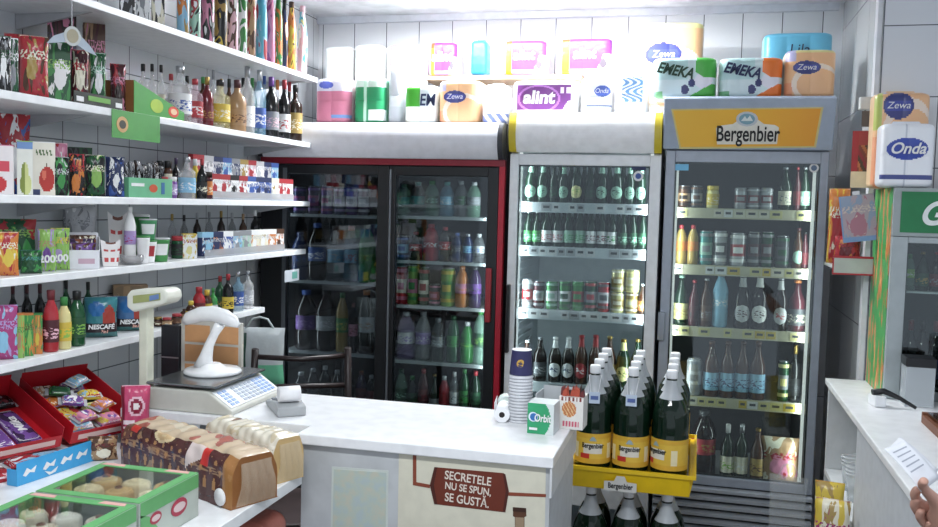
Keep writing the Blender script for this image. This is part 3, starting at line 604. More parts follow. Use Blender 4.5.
row('X', XF, ZS['s3'], W3, 'goods on the third wall shelf', ws=1.12, items=[
 (3,19,146,'box white pink red pink','white carton with pink panel at frame edge',.0,{'d':.07,'des':berry}), (14,30,114,'pouch red blue white red','large red and blue fruit bag behind cartons',.13), (25,14,142,'box white lgreen lgreen cream','white juice carton with green pear',.0,{'d':.06,'des':pear}), (44,20,143,'box white white red white','white juice carton with red apple',.02,{'d':.07,'des':apple}),
 (60,14,143,'pouch pink red white lpink','pink shiny bag',.10), (61,15,157,'paq black dgreen green lgrey','black packet with green can picture'), (77,15,154,'paq black red orange red','black packet with red can picture'),
 (95,19,155,'paq dgreen black lgreen cream','green coffee packet with swirl'), (115,18,157,'paq dblue blue white dblue','dark blue packet with white flash'), (80,22,148,'box black dgreen dgrey black','wide black carton behind packets',.14,{'d':.04}),
 (168,9,161,'jar brown black cream dbrown','brown instant coffee jar with black lid',.08), (160,9,161,'jar dbrown black grey cream','dark coffee jar with black lid beside green tray',.1), (164,8,177,'jar dred red orange white','small red brown spice jar'), (172,9,177,'jar purple white lpurple white','small purple jar with white lid'),
 (176,8,158,'wine black dpurple grey black','black bottle with purple cap',.08), (187,15,157,'liquor ~white silver lblue white','large clear bottle with silver cap'), (195,7,159,'sauce yellow white yellow cream','slim yellow bottle with white cap',.05), (202,9,159,'wine black red black cream','black bottle with dark label'),
 (208,8,172,'jar maroon dbrown orange cream','brown jar with orange label'), (192,9,156,'jar ~white white white lgrey','pale jar with white lid',.14)])
row('X', XF, ZS['s4'], W4, 'goods on the fourth wall shelf', ws=1.12, items=[
 (7,21,232,'pouch orange red yellow cream','orange and yellow crisps bag'), (13,42,219,'pouch dgreen red green lgreen','large green crisps bag with red corner',.09), (31,20,250,'paq dgreen green dgreen teal','small dark green packet in front of crisps'),
 (47,17,229,'pouch lgreen lpurple purple tan','green topped biscuit bag, first of pair',.02), (60,18,228,'pouch lgreen dpurple lpurple yellow','green and yellow topped biscuit bag, second of pair',.02),
 (80,32,205,'pouch lgrey grey white silver','large grey shiny bag above the chocolate display',.14), (130,12,207,'pet white white lpurple magenta','white spray bottle with purple flash',.03), (141,14,214,'cup green white green mint','green and white noodle cup behind',.07),
 (172,7,214,'wine ~grey gold grey brown','slim grey spirit bottle with gold top',.17), (184,7,215,'wine ~dgrey black grey black','slim dark bottle with black top',.17), (197,7,213,'wine dbrown silver grey brown','slim brown bottle with silver top',.17), (209,7,212,'wine ~grey grey lgrey grey','slim grey bottle with grey top',.17),
 (221,7,211,'wine dbrown gold gold brown','slim brown bottle with gold label',.17), (232,7,213,'wine ~dgrey silver dgrey grey','slim smoky bottle with silver top',.17), (243,7,214,'wine brown tan tan brown','slim brown bottle with tan top',.17), (255,8,210,'wine black white grey black','slim black bottle with white top',.15),
 (160,17,238,'cup green lgrey white green','low green and white cup with grey lid'), (143,14,236,'cup white green white red','white cup with red heart'), (178,12,236,'jar dgreen red black dgreen','dark green jar with red lid',.05),(189,14,234,'box white yellow lyellow red','rounded white carton with yellow picture',.0,{'d':.05})])
row('X', XF, ZS['s5'], W5, 'goods on the lowest wall shelf', ws=1.12, items=[
 (4,25,305,'pouch magenta lpurple lblue lpurple','purple and pink sweets bag'), (20,8,314,'box lgreen orange tan green','slim green rusk box, first of three',.0,{'d':.04}), (29,8,314,'box green orange lgreen brown','slim green rusk box, second of three',.0,{'d':.04}), (38,8,314,'box orange green yellow tan','slim orange rusk box, third of three',.0,{'d':.04}),
 (51,13,290,'sauce red dred maroon lpink','tall red syrup bottle'), (64,12,297,'sauce lyellow green yellow lgreen','yellow green syrup bottle'), (77,14,291,'sauce dgreen black dgreen lgreen','dark green syrup bottle'),
 (13,9,284,'wine black maroon black dbrown','tall dark bottle',.17), (27,9,284,'wine black maroon black dbrown','tall dark bottle',.17), (40,9,284,'wine black maroon black dbrown','tall dark bottle',.17), (66,9,280,'wine dgreen black black dgreen','tall dark green bottle',.17), (88,9,282,'wine dgreen black black dgreen','tall dark green bottle',.17),
 (130,32,285,'box cardboard kraft tan cardboard','open brown cardboard carton behind coffee bags',.16,{'d':.06}), (113,13,296,'paq dblue blue red white','small blue packet behind coffee bags',.09),
 (158,8,317,'jar dbrown gold brown cream','small brown jar with gold lid',.03), (167,9,319,'jar brown red tan cream','small brown jar with red lid'), (177,9,314,'jar dbrown red brown tan','dark brown sauce jar with red lid'), (185,8,309,'sauce brown brown tan brown','slender brown sauce bottle',.06),
 (191,9,301,'sauce amber yellow yellow black','amber bottle with yellow label'), (199,11,287,'sauce red red dred cream','red ketchup bottle'), (207,9,290,'sauce amber yellow yellow dred','amber sauce bottle with yellow cap'), (213,8,288,'wine green green lgrey green','green bottle with grey label'),
 (220,9,276,'wine dgreen red dgreen gold','green wine bottle with red cap',.05), (228,10,274,'wine black red yellow black','black bottle with square yellow label'), (238,10,272,'liquor ~lblue silver blue white','clear vodka bottle with blue print'), (248,10,271,'liquor ~white silver lgrey white','clear bottle with grey print')])
# cigarette packs: two tiers in a clear rack on the third shelf, one tier on the fourth
def rack(z, px0, px1, label, hgt=.03):
    y0, y1 = colY(px0, XF-.02, z), min(colY(px1, XF-.02, z), 3.72); t = thing('display_rack', label, 'rack')
    MB().box(XF-.16, XF-.012, y0, y1, z+.0006, z+.006, mat('#9aa0a8', .3)).build('rack_base', t)
    MB().box(XF-.014, XF-.012, y0, y1, z+.0062, z+hgt, clear('lgrey', .5)).build('front_lip', t); return y0, y1
y0, y1 = rack(ZS['s3'], 211, 292, 'low grey cigarette rack at far end of third wall shelf')
r_ = random.Random(3); CC = [('white','red','red'),('white','lpink','red'),('white','lgrey','black'),('white','lblue','blue'),('blue','white','dblue'),('white','gold','cream'),('cream','dred','red')]
NMC = dict(lpink='pink', lgrey='grey', lblue='turquoise', dblue='navy', dred='maroon')
def packs(y0, y1, n, X, z, where, group, fan, cols):
    for i in range(n):
        c = cols[i % len(cols)]; Y = y0+.032+(y1-y0-.064)*i/(n-1)
        goods('pack %s %s %s' % c, .055, .086, (X, Y, z), math.radians(76+fan), '%s cigarette pack %s, %s from left' % (NMC.get(c[0], c[0])+' and '+NMC.get(c[1], c[1]), where, ORD[i]), group, .023, 0)
packs(y0, y1, min(16, int((y1-y0)/.066)), XF-.03, ZS['s3']+.0065, 'in lower tier of third shelf', 'cigarette packs, lower tier of the third shelf', 0, [CC[0],CC[1],CC[2],CC[0],CC[3],CC[4],CC[4],CC[5]])
t = thing('display_rack', 'raised grey cigarette step behind the lower tier on third wall shelf', 'rack'); MB().box(XF-.17, XF-.075, y0, y1, ZS['s3']+.0062, ZS['s3']+.075, mat('#82868e', .4)).build('rack_base', t)
packs(y0, y1, min(16, int((y1-y0)/.066)), XF-.10, ZS['s3']+.0756, 'in raised tier of third shelf', 'cigarette packs, raised tier of the third shelf', 0, [('lpink','white','red'),('white','grey','lgrey'),('lgrey','blue','dblue'),('lblue','white','blue'),('dblue','white','grey'),('white','gold','gold')])
y0, y1 = rack(ZS['s4'], 203, 283, 'low grey cigarette rack at far end of fourth wall shelf')
packs(y0, y1, min(16, int((y1-y0)/.066)), XF-.03, ZS['s4']+.0065, 'in rack on fourth wall shelf', 'cigarette packs on the fourth shelf', 0, [('dblue','white','lblue'),('dblue','orange','dblue'),('blue','white','white'),('lblue','white','grey'),('mint','lgrey','grey'),('cream','orange','white'),('cream','gold','white'),('orange','white','white'),('white','orange','brown')])
# ---- LIGHTS_BEGIN
# ================================================================ COOLER CONTENTS
PL = YF+.062
def crow(key, where, group, items, **k):
    xin = {'L': (LX0+.045, xm+.03) if key[0] == 'L' else 0, 'R': (xm+.0, LX1-.045), 'M': (MX0+.045, MX1-.036), 'B': (RX0+.042, RX1-.042)}[key[0]]
    row('Y', PL, SH[key]+.0005, where, group, items, inset=k.get('inset', .004), lim=xin, ws=1.12 if key[0] == 'B' or key in ('LC', 'LB', 'RD', 'MD') else 1)
def rep(xs, w, top, spec, what, *a): return [(x, w, top, spec, what) + a for x in xs]
# left cooler, left door
G = 'drinks in the wide black cooler'
crow('LA', 'on top left shelf of black cooler', G, [
 (300,13,187,'can dblue purple magenta','dark blue can with magenta mark'), (314,12,186,'can dpurple purple magenta','dark purple can'), (327,12,186,'can purple magenta grey','purple and magenta can'), (340,12,187,'can dblue lpurple grey','blue can with pale mark'),
 (352,12,187,'can purple grey lgrey','violet can with grey mark'), (364,12,187,'can dpurple lgrey grey','violet can with pale mark')])
crow('LB', 'on upper left shelf of black cooler', G, [
 (300,15,232,'pet dblue dblue dblue blue','dark blue soft drink bottle'), (317,17,223,'pet cola blue blue white','cola bottle with blue label and white ball'), (335,17,226,'pet ~grey dgrey lblue lgrey','clear water bottle with pale blue label'),
 (351,17,226,'pet ~lblue red lblue red','water bottle with pink cap and pale blue label'), (367,17,225,'pet green dgreen green lgreen','bright green soft drink bottle')])
crow('LC', 'on middle left shelf of black cooler', G, [
 (306,22,290,'pet cola blue purple lpurple','large dark bottle with violet blue label'), (326,22,290,'pet cola black lgrey white','large cola bottle with white label'), (342,14,293,'pet gold green green yellow','slim orange juice bottle with green label'),
 (353,13,303,'pet cola dred pink dred','small cola bottle with pink label'), (366,18,290,'pet cola orange lgrey tan','large dark bottle with grey label and orange cap')])
crow('LE', 'on bottom left shelf of black cooler', G, [
 (301,14,372,'pet black lgrey dgrey black','dark bottle with grey cap'), (313,12,368,'pet black lgrey dgrey black','dark bottle with grey cap'), (325,12,366,'pet black white dgrey black','dark bottle with white cap'), (337,12,370,'pet black lgrey dgrey black','dark bottle with grey cap'), (349,12,368,'pet black white dgrey black','dark bottle with white cap'), (361,12,371,'pet dpurple dred dred black','dark purple bottle with red cap'),(371,11,375,'pet black lgrey dred black','dark bottle with red label')])
crow('RA', 'on top right shelf of black cooler', G, [
 (404,14,184,'pet ~mint dgreen teal mint','pale green water bottle'), (418,15,182,'pet ~grey teal teal grey','clear bottle with teal label'), (432,15,181,'pet ~mint green dgreen mint','green tinted water bottle'), (447,15,182,'pet ~lblue teal lblue white','clear water bottle with white label'), (461,15,181,'pet ~grey grey dgreen grey','grey tinted bottle with dark green label'), (474,15,182,'pet ~mint lgrey grey lgrey','clear bottle with grey label')])
crow('RB', 'on upper right shelf of black cooler', G, [
 (403,13,236,'can dblue blue lblue','blue can'), (416,13,232,'pet cola red red white','cola bottle with red label'), (431,16,224,'pet red red red white','large cola bottle with broad red label'), (445,14,227,'pet cola red red white','cola bottle with red label'),
 (457,13,233,'pet dblue blue dblue grey','dark blue bottle'), (468,13,234,'pet dblue silver lblue blue','blue bottle with pale label'), (479,13,234,'pet ~grey lgrey lgrey blue','clear bottle with white label')])
crow('RC', 'on middle right shelf of black cooler', G, [
 (402,12,266,'can red pink cream','red juice can, lower',), (413,12,265,'can lgreen green pink','green juice can with pink mark'), (424,12,267,'can dgreen red cream','dark green can with red mark'), (435,12,284,'can dgrey pink red','short pink and grey can'),
 (448,15,268,'can lgreen yellow green','wide green and yellow can'), (462,14,266,'pet orange orange pink orange','orange soft drink bottle'), (475,13,266,'pet dpurple dgrey purple dgrey','dark purple bottle')])
crow('RD', 'on lower right shelf of black cooler', G, [
 (406,19,312,'pet ~lpurple lgrey white lpurple','large clear water bottle with white label'), (423,18,312,'pet ~lgrey grey lpurple white','large clear water bottle with lilac label'), (438,16,318,'pet ~grey grey grey lgrey','clear water bottle without colour'), (453,17,316,'pet dgreen dgreen green dgreen','dark green soft drink bottle'),
 (467,17,322,'pet green white green lgreen','bright green soft drink bottle'), (480,14,310,'pet ~mint green dgreen lgreen','pale green bottle')])
crow('RE', 'on bottom right shelf of black cooler', G, [
 (401,12,369,'pet ~mint dgreen dgreen mint','pale green bottle with green cap'), (412,11,376,'pet black green dgreen black','dark bottle with green cap'), (423,11,369,'pet maroon red dred black','maroon bottle'), (434,11,374,'beer bottle gold grey gold','green beer bottle with gold cap'), (444,12,376,'pet red white red dred','small red bottle with white cap'),
 (454,10,372,'pet ~lgrey white white grey','clear bottle with white cap'), (464,11,369,'pet dgreen green green black','dark green bottle with green cap'), (475,11,371,'pet bottle red dgreen black','dark green bottle with red cap')])
# middle white cooler
G2 = 'beer bottles in the white cooler'
crow('MA', 'on top shelf of white cooler', G2, rep([531,543], 12, 163, 'beer bottle green mint bottle oval neck', 'green beer bottle with pale oval label') + rep([554], 12, 166, 'beer bottle black bottle dgreen', 'plain dark green beer bottle')
  + rep([564], 13, 165, 'beer bottle green mint bottle oval neck', 'green beer bottle with pale oval label') + rep([577], 12, 163, 'beer bottle gold lyellow lgreen oval', 'green beer bottle with yellow oval label') + rep([590], 12, 165, 'beer bottle black bottle dgreen', 'plain dark green beer bottle')
  + rep([602,617,630,641], 13, 164, 'beer bottle green mint bottle oval neck', 'green beer bottle with pale oval label'))
crow('MB', 'on second shelf of white cooler', G2, rep([527,537], 11, 211, 'beer bottle silver green mint', 'green beer bottle with green label') + rep([547,558], 12, 210, 'beer bottle silver white red', 'green beer bottle with red edged label')
  + rep([569,580], 12, 209, 'beer bottle white mint green', 'green beer bottle with mint label') + rep([591,602], 12, 210, 'beer bottle silver white dred', 'green beer bottle with broad white label')
  + rep([612], 11, 211, 'beer bottle white white green', 'green beer bottle with white label') + rep([623,633,643], 11, 212, 'beer bottle silver dgreen mint', 'green beer bottle with dark label'))
crow('MC', 'on third shelf of white cooler', 'cans in the white cooler', [
 (526,13,279,'can lgrey white red','pale grey tall can with red emblem'), (539,13,281,'can maroon grey lgrey','brown red tall can'), (552,12,281,'can green mint white','green and white tall can'), (565,13,281,'can green dgreen white','green tall can with white mark'),
 (578,13,281,'can green green red','green tall can with red star'), (591,13,281,'can dgreen red grey','dark green tall can with red emblem'), (604,13,282,'can red dgrey lgrey','red and dark grey tall can'), (618,15,292,'can lyellow cream gold','cream and gold can, lower of two'),
 (632,14,292,'can gold cream lyellow','gold can, lower of two beside price edge'), (643,10,284,'beer amber white orange cream','slim brown bottle with orange label')])
zc = SH['MC']; X = colX(618, PL+.05, zc); ztop = rowZ(292, X, PL+.036)+.0015
for px, sp, lb in ((618,'can lyellow cream gold','cream and gold can stacked on another can in white cooler'), (632,'can lyellow lyellow cream','pale yellow can stacked on gold can in white cooler')):
    Xc = colX(px, PL+.036, ztop); goods(sp, .060, .098, (Xc, PL+.036, ztop), 0, lb, 'cans in the white cooler')
crow('MD', 'on fourth shelf of white cooler', G2, [
 (527,11,340,'beer amber white grey white','brown beer bottle with grey label',0), (540,12,337,'beer cola grey dgrey lgrey','dark beer bottle with grey label')] + rep([555,568], 12, 337, 'beer cola white white dblue oval neck', 'dark beer bottle with white oval label')
  + rep([581,595], 12, 335, 'beer amber red red white oval neck', 'brown beer bottle with red oval label') + [(609,12,336,'beer amber gold gold cream','brown beer bottle with gold label')] + rep([623], 13, 339, 'beer bottle gold lyellow dgreen oval neck', 'green beer bottle with gold neck')
  + [(637,12,339,'beer bottle gold gold cream oval','green beer bottle with gold oval label')])
crow('ME', 'on lowest shelf of white cooler', G2, rep([530,544,558,572,586,600,615,629,642], 12, 412, 'beer bottle gold dgreen gold', 'green beer bottle with gold cap'))
for key, xs, top, wd in (('MA', (536, 548, 560, 571, 584, 596, 609, 623, 635), 165, 'top'), ('MB', (532, 543, 553, 564, 575, 586, 597, 608, 618, 629, 639), 212, 'second')):
    crow(key, 'in back row, %s shelf of white cooler' % wd, G2, rep(xs, 10, top, 'beer bottle black bottle dgreen', 'dark bottle'), inset=.10)
# right grey cooler
G3 = 'bottles and cans in the grey cooler'
crow('BA', 'on top shelf of grey cooler', G3, [
 (683,13,186,'can brown dbrown tan','short brown can'), (697,11,186,'can dgrey brown grey','short dark grey can'), (713,11,186,'jar lyellow yellow yellow cream','yellow squat bottle with white neck'), (741,11,188,'can silver grey dred','short silver can with red emblem, first of three'), (754,11,188,'can grey silver dred','short silver can with red emblem, second of three'), (767,11,188,'can silver silver dred','short silver can with red emblem, third of three'),
 (785,13,167,'beer bottle silver cream grey','dark green bottle with cream label and silver neck'), (797,10,167,'beer maroon red dred brown','maroon bottle with red neck'), (808,14,167,'beer bottle silver mint white','green bottle with pale green label and silver neck')])
crow('BB', 'on second shelf of grey cooler', G3, rep([681,693], 12, 225, 'pet gold red orange gold', 'golden plastic beer bottle with red cap') + [
 (706,13,231,'can teal grey mint','turquoise tall can'), (720,13,231,'can silver white dgrey','silver and dark tall can'), (738,14,233,'can lgrey white red','white tall can with red emblem'), (754,13,232,'can dgrey grey maroon','grey tall can with dark red oval, left of pair'), (767,13,232,'can dgreen grey maroon','green tall can with dark red oval, right of pair'),
 (782,12,236,'can dgrey dgreen dgrey','dark grey tall can'), (798,14,228,'beer amber maroon mint lgrey oval','dark brown bottle with pale oval label'),(810,9,232,'beer maroon black dred maroon','dark maroon bottle')])
crow('BC', 'on third shelf of grey cooler', G3, [
 (681,15,275,'beer bottle mint lyellow gold','dark green bottle with yellow label'), (694,11,280,'beer maroon red maroon black','dark red bottle'), (706,12,278,'beer amber silver brown grey','dark brown bottle with brown label'), (720,15,272,'pet lblue silver lblue white','blue and white bottle'),
 (742,15,274,'beer cola white lgrey maroon oval neck','black bottle with red white oval, left of pair'), (759,15,274,'beer cola lgrey white maroon oval neck','black bottle with red white oval, right of pair'), (780,13,277,'beer cola silver lgrey red oval neck','dark bottle with red and white oval label'), (803,17,280,'beer maroon orange dgrey cream','red brown bottle with orange neck')])
crow('BD', 'on fourth shelf of grey cooler', G3, [(694,13,358,'can silver grey lgrey','plain silver can')] + rep([711,727,742,757], 14, 341, 'beer amber brown lblue dblue', 'brown bottle with light blue label') + [
 (783,13,361,'can dgreen lyellow grey','dark green can with pale yellow label'), (801,15,345,'wine black gold black dgrey','black bottle with gold foil neck')])
crow('BE', 'on floor of grey cooler', G3, [
 (703,22,410,'pet cola dgrey red gold','large dark bottle with red label'), (727,14,424,'wine bottle white cream lgreen','green wine bottle with cream label, left of pair'), (741,14,424,'wine bottle silver cream white','green wine bottle with cream label, right of pair'), (757,12,428,'beer amber gold gold brown','brown bottle with gold label'),
 (786,38,437,'paq tan cream pink red','wide tan and pink snack bag',0,{'d':.07})])
# ================================================================ PAPER PACKS ABOVE THE COOLERS
def roll_pack(px0, px1, top, z, Y, d, label, des, side, cols=2, rows=1, amp=.006, name='toilet_paper_pack', cat='paper pack', group='paper packs on top of the coolers', tilt=0, m='wrap'):
    X0, X1 = colX(px0, Y, z+.1), colX(px1, Y, z+.1); w = X1-X0; x = (X0+X1)/2; h = rowZ(top, x, Y)-z
    t = thing(name, label, cat, (x, Y+d/2, z+.0005), tilt, group)
    b = MB(); rbox_into(b, w, d, h, des, side, cols, rows, amp); b.build('wrapper', t)
    s = MB(); s.prism([(-w*.30, -.0), (w*.30, 0), (w*.24, .012), (-w*.24, .012)], -.0012, .0012, side, 'y'); o = s.build('wrapper_seam', t); o.location = (0, 0, h-.002)
    return t, w, h
def P_(c): return wrap(c)
zl, zm, zr = LZ1-.004+.0005, MZ1+.0005, RZ1+.0005
def zewa(u, v):
    if ((u-.42)/.27)**2+((v-.62)/.14)**2 < 1: return P_('zewa') if ((u-.42)/.27)**2+((v-.62)/.14)**2 > .72 or abs(v-.62) > .05 else P_('#4a52a0')
    if ((u-.62)/.48)**2+((v-.28)/.42)**2 < 1 and ((u-.66)/.42)**2+((v-.26)/.33)**2 > 1: return P_('lpeach')
    if u < .16 and v < .3: return P_('#e9a07a')
    if u < .2 and v > .75: return P_('#b9b5d8')
    if v > .93: return P_('lyellow')
    return P_('#eab98c')
def emeka(right):
    def f(u, v):
        c = '#eb7a34' if right else '#4fb04a'
        if u > .68 and v > .5 and (u-.68)+(v-.5) > .12: return P_(c)
        if v < .34 and u > .55 and v < (u-.55)*.9: return P_(c)
        if v < .16 and u < .18: return P_('#7cba8a')
        if ((u-.52)/.06)**2+((v-.2)/.12)**2 < 1 or ((u-.62)/.05)**2+((v-.36)/.1)**2 < 1: return P_('#3c3f6e')
        if ((u-.8)/.14)**2+((v-.42)/.2)**2 < 1: return P_('#e6e4ee')
        if u < .55 and v > .45: return P_('#bcdcdc')
        return P_('#d3e4e6')
    return f
def alint(core=True):
    def f(u, v):
        if .09 < u < .9 and .12 < v < .86:
            q = ((u-.42)/.3)**2+((v-.45)/.38)**2
            if .9 < q < 1.15: return P_('#b87cc6')
            if u > .74 and v < .4 and (u-.74) > v*.3: return P_('white')
            if u > .7 and v > .6 and int(u*30) % 3 and v < .78: return P_('#e8d8ee')
            return P_('alint')
        return P_('white')
    return f
def alint_t(u, v):
    if u < .12: return P_('#d9a6d6') if int(v*7) % 2 else P_('#efc3dd')
    if u < .26: return P_('#dfb92c') if v < .8 else P_('#b05a34')
    if u > .72 and v < .55 and (u-.72)*2 > v*.5: return P_('#e9e2ea') if ((u-.85)/.06)**2+((v-.28)/.14)**2 > 1 else P_('#5d5560')
    return P_('#85409a') if not (v < .12) else P_('#d6a8dc')
def plain(a, b=None, k=.3):
    return lambda u, v: P_(b if (b and v < k) else a)
def pinkd(u, v):
    if v > .72: return P_('#e6e6f4') if ((u-.35)/.2)**2+((v-.85)/.08)**2 > 1 else P_('#5f6fd0')
    if v < .2 and u > .5 and v > .12: return P_('#7fa6dc')
    return P_('#de8aa4')
def greend(u, v):
    if v < .3 and u > .5 and v > .08: return P_('#e9f0ee')
    if .36 < u < .44: return P_('#bfe3cd')
    return P_('#2f9462') if v < .78 else P_('#d6ecdf')
def textf(t, s, w, h, u, v, size, m, sx=1, shear=0, off=.0015, d=0, rot=0, bold=0):
    return text(s, t, (u-.5)*w, -d/2-off, v*h, size, m, sx, shear, 0, (0, -rot, 0), .0004, 'CENTER', 'lettering', bold)
wt = paper('white')
YP = YF+.05
roll_pack(313, 349, 78, zl, YP, .24, 'tall pack of pink toilet rolls in clear wrap, first on the black cooler', pinkd, P_('#eec3d0'), 2, 2)
roll_pack(352, 384, 77, zl, YP, .22, 'green wrapped toilet roll pack beside the pink one', greend, P_('#8cceaa'), 2, 2)
roll_pack(387, 401, 66, zl, YP+.02, .16, 'narrow tall grey and white paper roll pack on the black cooler', plain('#d3d6dc', '#c4c9cf'), P_('#c9ccd2'), 1, 2)
t, w, h = roll_pack(403, 436, 85, zl, YP, .2, 'green and white kitchen paper pack with dark letters on the black cooler', lambda u, v: P_('#48a636') if (v > .45 and u < .5) else (P_('#dfe9ea') if u > .5 else P_('#eef3ea')), P_('#e9f1ec'), 2, 1)
textf(t, 'EM', w, h, .74, .6, h*.42, paper('dblue'), .8, .1, .002, .2, 0, .0015)
t, w, h = roll_pack(437, 479, 80, zl, YP, .2, 'peach toilet paper pack with dark blue oval logo on the black cooler', zewa, P_('peach'), 2, 1)
textf(t, 'Zewa', w, h, .42, .62, h*.17, wt, 1, .2, .0018, .2)
t, w, h = roll_pack(481, 508, 95, zl, YP, .16, 'small white paper pack with blue flowers, last on the black cooler', lambda u, v: P_('#7f90cc') if (v < .35 and int(u*6+v*5) % 2) else P_('#f1eef4'), P_('white'), 2, 1)
roll_pack(483, 506, 84, zl, YP+.18, .14, 'pale pink topped white pack behind the small flowered one', plain('#f6eef2', '#f3dfe8'), P_('white'), 2, 1)
t, w, h = roll_pack(511, 578, 80, zm, YP, .22, 'wide white toilet paper pack with purple front on the white cooler', alint(), P_('white'), 3, 1)
textf(t, 'alint', w, h, .42, .48, h*.52, wt, 1.05, .1, .0022, .22, 0, .003)
t, w, h = roll_pack(580, 612, 77, zm, YP, .2, 'white toilet paper pack with blue oval logo on the white cooler', lambda u, v: P_('#4d63b5') if ((u-.7)/.25)**2+((v-.62)/.15)**2 < 1 else (P_('#6b7590') if (.2 < v < .25 and u > .2) else P_('#f2f4f8')), P_('white'), 1, 2)
textf(t, 'Onda', w, h, .68, .62, h*.18, wt, .9, .2, .002, .2)
t, w, h = roll_pack(614, 648, 74, zm, YP, .2, 'white toilet paper pack with light blue flowers on the white cooler', lambda u, v: P_('#6f9fd4') if (.25 < u < .85 and int(u*9+math.sin(v*14)*2) % 2 and v > .3) else P_('#f4f6fa'), P_('white'), 1, 2)
for i, (a, b_) in enumerate(((652, 717), (719, 784))):
    t, w, h = roll_pack(a, b_, 57 + 0*i, zr, YP-.06, .2, ('white kitchen paper pack with green corner and fruit picture', 'white kitchen paper pack with orange corner and fruit picture')[i], emeka(i), P_('#e4efe9'), 3, 1)
    textf(t, 'EMEKA', w, h, .36, .66, h*.36, paper('dblue' if i else '#2d4a38'), .8, .25, .0025, .2, -.2, .002)
t, w, h = roll_pack(785, 837, 49, zr, YP-.06, .2, 'peach toilet paper pack with blue oval, last on the grey cooler', zewa, P_('peach'), 2, 1)
textf(t, 'Zewa', w, h, .42, .62, h*.17, wt, 1, .2, .0018, .2)
zq = rowZ(75, colX(500, 4.28, 2.2), 4.28)
t, w, h = roll_pack(634, 702, 22, zr, 4.10, .2, 'large pale peach toilet paper pack standing behind the kitchen paper', zewa, P_('lpeach'), 2, 1)
textf(t, 'Zewa', w, h, .42, .62, h*.12, wt, 1, .2, .0018, .2)
t, w, h = roll_pack(762, 832, 32, zr, 4.10, .2, 'light blue toilet paper pack standing behind the peach one', lambda u, v: P_('#6cbcdd') if v > .2 else P_('#f2f2ee'), P_('#a8dcec'), 3, 1)
textf(t, 'Lila', w, h, .52, .76, h*.2, paper('dblue'), 1, .1, .0018, .2)
B_ = 'packs on the bare board above the coolers'
for px0, px1, top, lab in ((427, 456, 42, 'first purple paper pack on the bare board, beside the blue roll'), (500, 546, 40, 'middle purple and yellow paper pack on the bare board'), (555, 622, 38, 'widest purple and yellow paper pack on the bare board')):
    t, w, h = roll_pack(px0, min(px1, 612), top, zq+.0005, 4.26, .17, lab, alint_t, P_('#ecdff0'), 2, 1, .004, group=B_)
    textf(t, 'alint', w, h, .52, .55, h*.42, wt, .9, .1, .0018, .17, 0, .002)
t, w, h = roll_pack(470, 486, 40, zq+.0005, 4.27, .12, 'small upright bright blue paper pack on the bare board', plain('#3a9fd8', '#2f8ec8'), P_('#4ba3d8'), 1, 1, .003, group=B_)
# pale packs behind the first ones on the black cooler
roll_pack(322, 350, 46, zl, 4.18, .16, 'very pale white and green pack standing behind the pink rolls', plain('#f2f7f6', '#ddefe6'), P_('white'), 1, 2)
roll_pack(352, 380, 44, zl, 4.18, .16, 'very pale mint pack standing behind the green rolls', plain('#eef6f3', '#cfe8dd'), P_('white'), 1, 2)
roll_pack(384, 420, 44, zl, 4.18, .16, 'tall pale pack with purple top standing behind the grey one', lambda u, v: P_('#c884ce') if (v > .75 and int(u*8) % 3) else P_('#f3eef5'), P_('white'), 2, 2)
# ================================================================ MAIN COUNTER
ZT = .95; cx0, cx1, cy0, cy1 = -1.62, -.316, 2.11, 2.56
t = thing('sales_counter', 'white laminate counter with posters on the front panel below', 'counter')
MB().prism([(-1.57, 2.2), (-.985, 2.2), (-.985, cy0), (cx1, cy0), (cx1, cy1), (-1.66, cy1), (-1.66, 2.38), (-1.57, 2.38)], ZT-.028, ZT, mat('#f3f4f6', .28), 'z').build('counter_top', t, .003)
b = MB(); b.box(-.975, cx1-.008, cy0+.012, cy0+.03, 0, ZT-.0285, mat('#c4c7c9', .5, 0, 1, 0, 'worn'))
fp = b.build('front_panel', t)
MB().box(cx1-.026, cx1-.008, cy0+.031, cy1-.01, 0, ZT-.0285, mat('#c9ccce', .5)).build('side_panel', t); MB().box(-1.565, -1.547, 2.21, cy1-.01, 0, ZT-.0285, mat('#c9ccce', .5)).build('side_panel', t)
FY = cy0+.0115
def fpt(px, py): p = onY(px, py, FY); return (p.x, p.z)
def fpoly(mb, pts, m, k=0, th=.0006): mb.prism([fpt(*p) for p in pts], FY-k*.0007, FY-k*.0007-th, m, 'y')
b = MB(); fpoly(b, [(399, 449), (546, 461.5), (543, 640), (396, 640)], paper('#ddd9c6'), 0); po = b.build('beige_poster', t)
b = MB(); cop = mat('#6e2e1c', .45)
fpoly(b, [(413, 455), (416.5, 455), (416.5, 482), (430, 484.5), (430, 488), (413, 485)], mat('#8a4530', .45), 1)
fpoly(b, [(507, 492), (546, 494), (546, 497), (507, 495.5)], mat('#8a4530', .45), 1)
fpoly(b, [(435, 467), (504, 473), (508, 491), (504, 512), (435, 504), (430.5, 485)], cop, 1); fpoly(b, [(434.5, 467), (437.5, 467), (434, 485), (437.5, 504), (434.5, 504), (430, 485)], mat('#4d1f14', .45), 2)
fpoly(b, [(503, 473), (505.5, 474), (509, 491), (505.5, 512), (503, 511.5), (506, 491)], mat('#4d1f14', .45), 2)
b.build('copper_tank_print', po)
lm = paper('#e8ddd0')
for s, px, py, sz in (('SECRETELE', 468, 478.5, .030), ('NU SE SPUN,', 468, 489, .0255), ('SE GUSTĂ.', 467, 500.5, .030)):
    X, Z = fpt(px, py); o = text(s, po, X, FY-.0018, Z, sz, lm, .82, rot=(0, math.radians(3), 0), bold=.0004)
b = MB()       # printed bottle on the poster
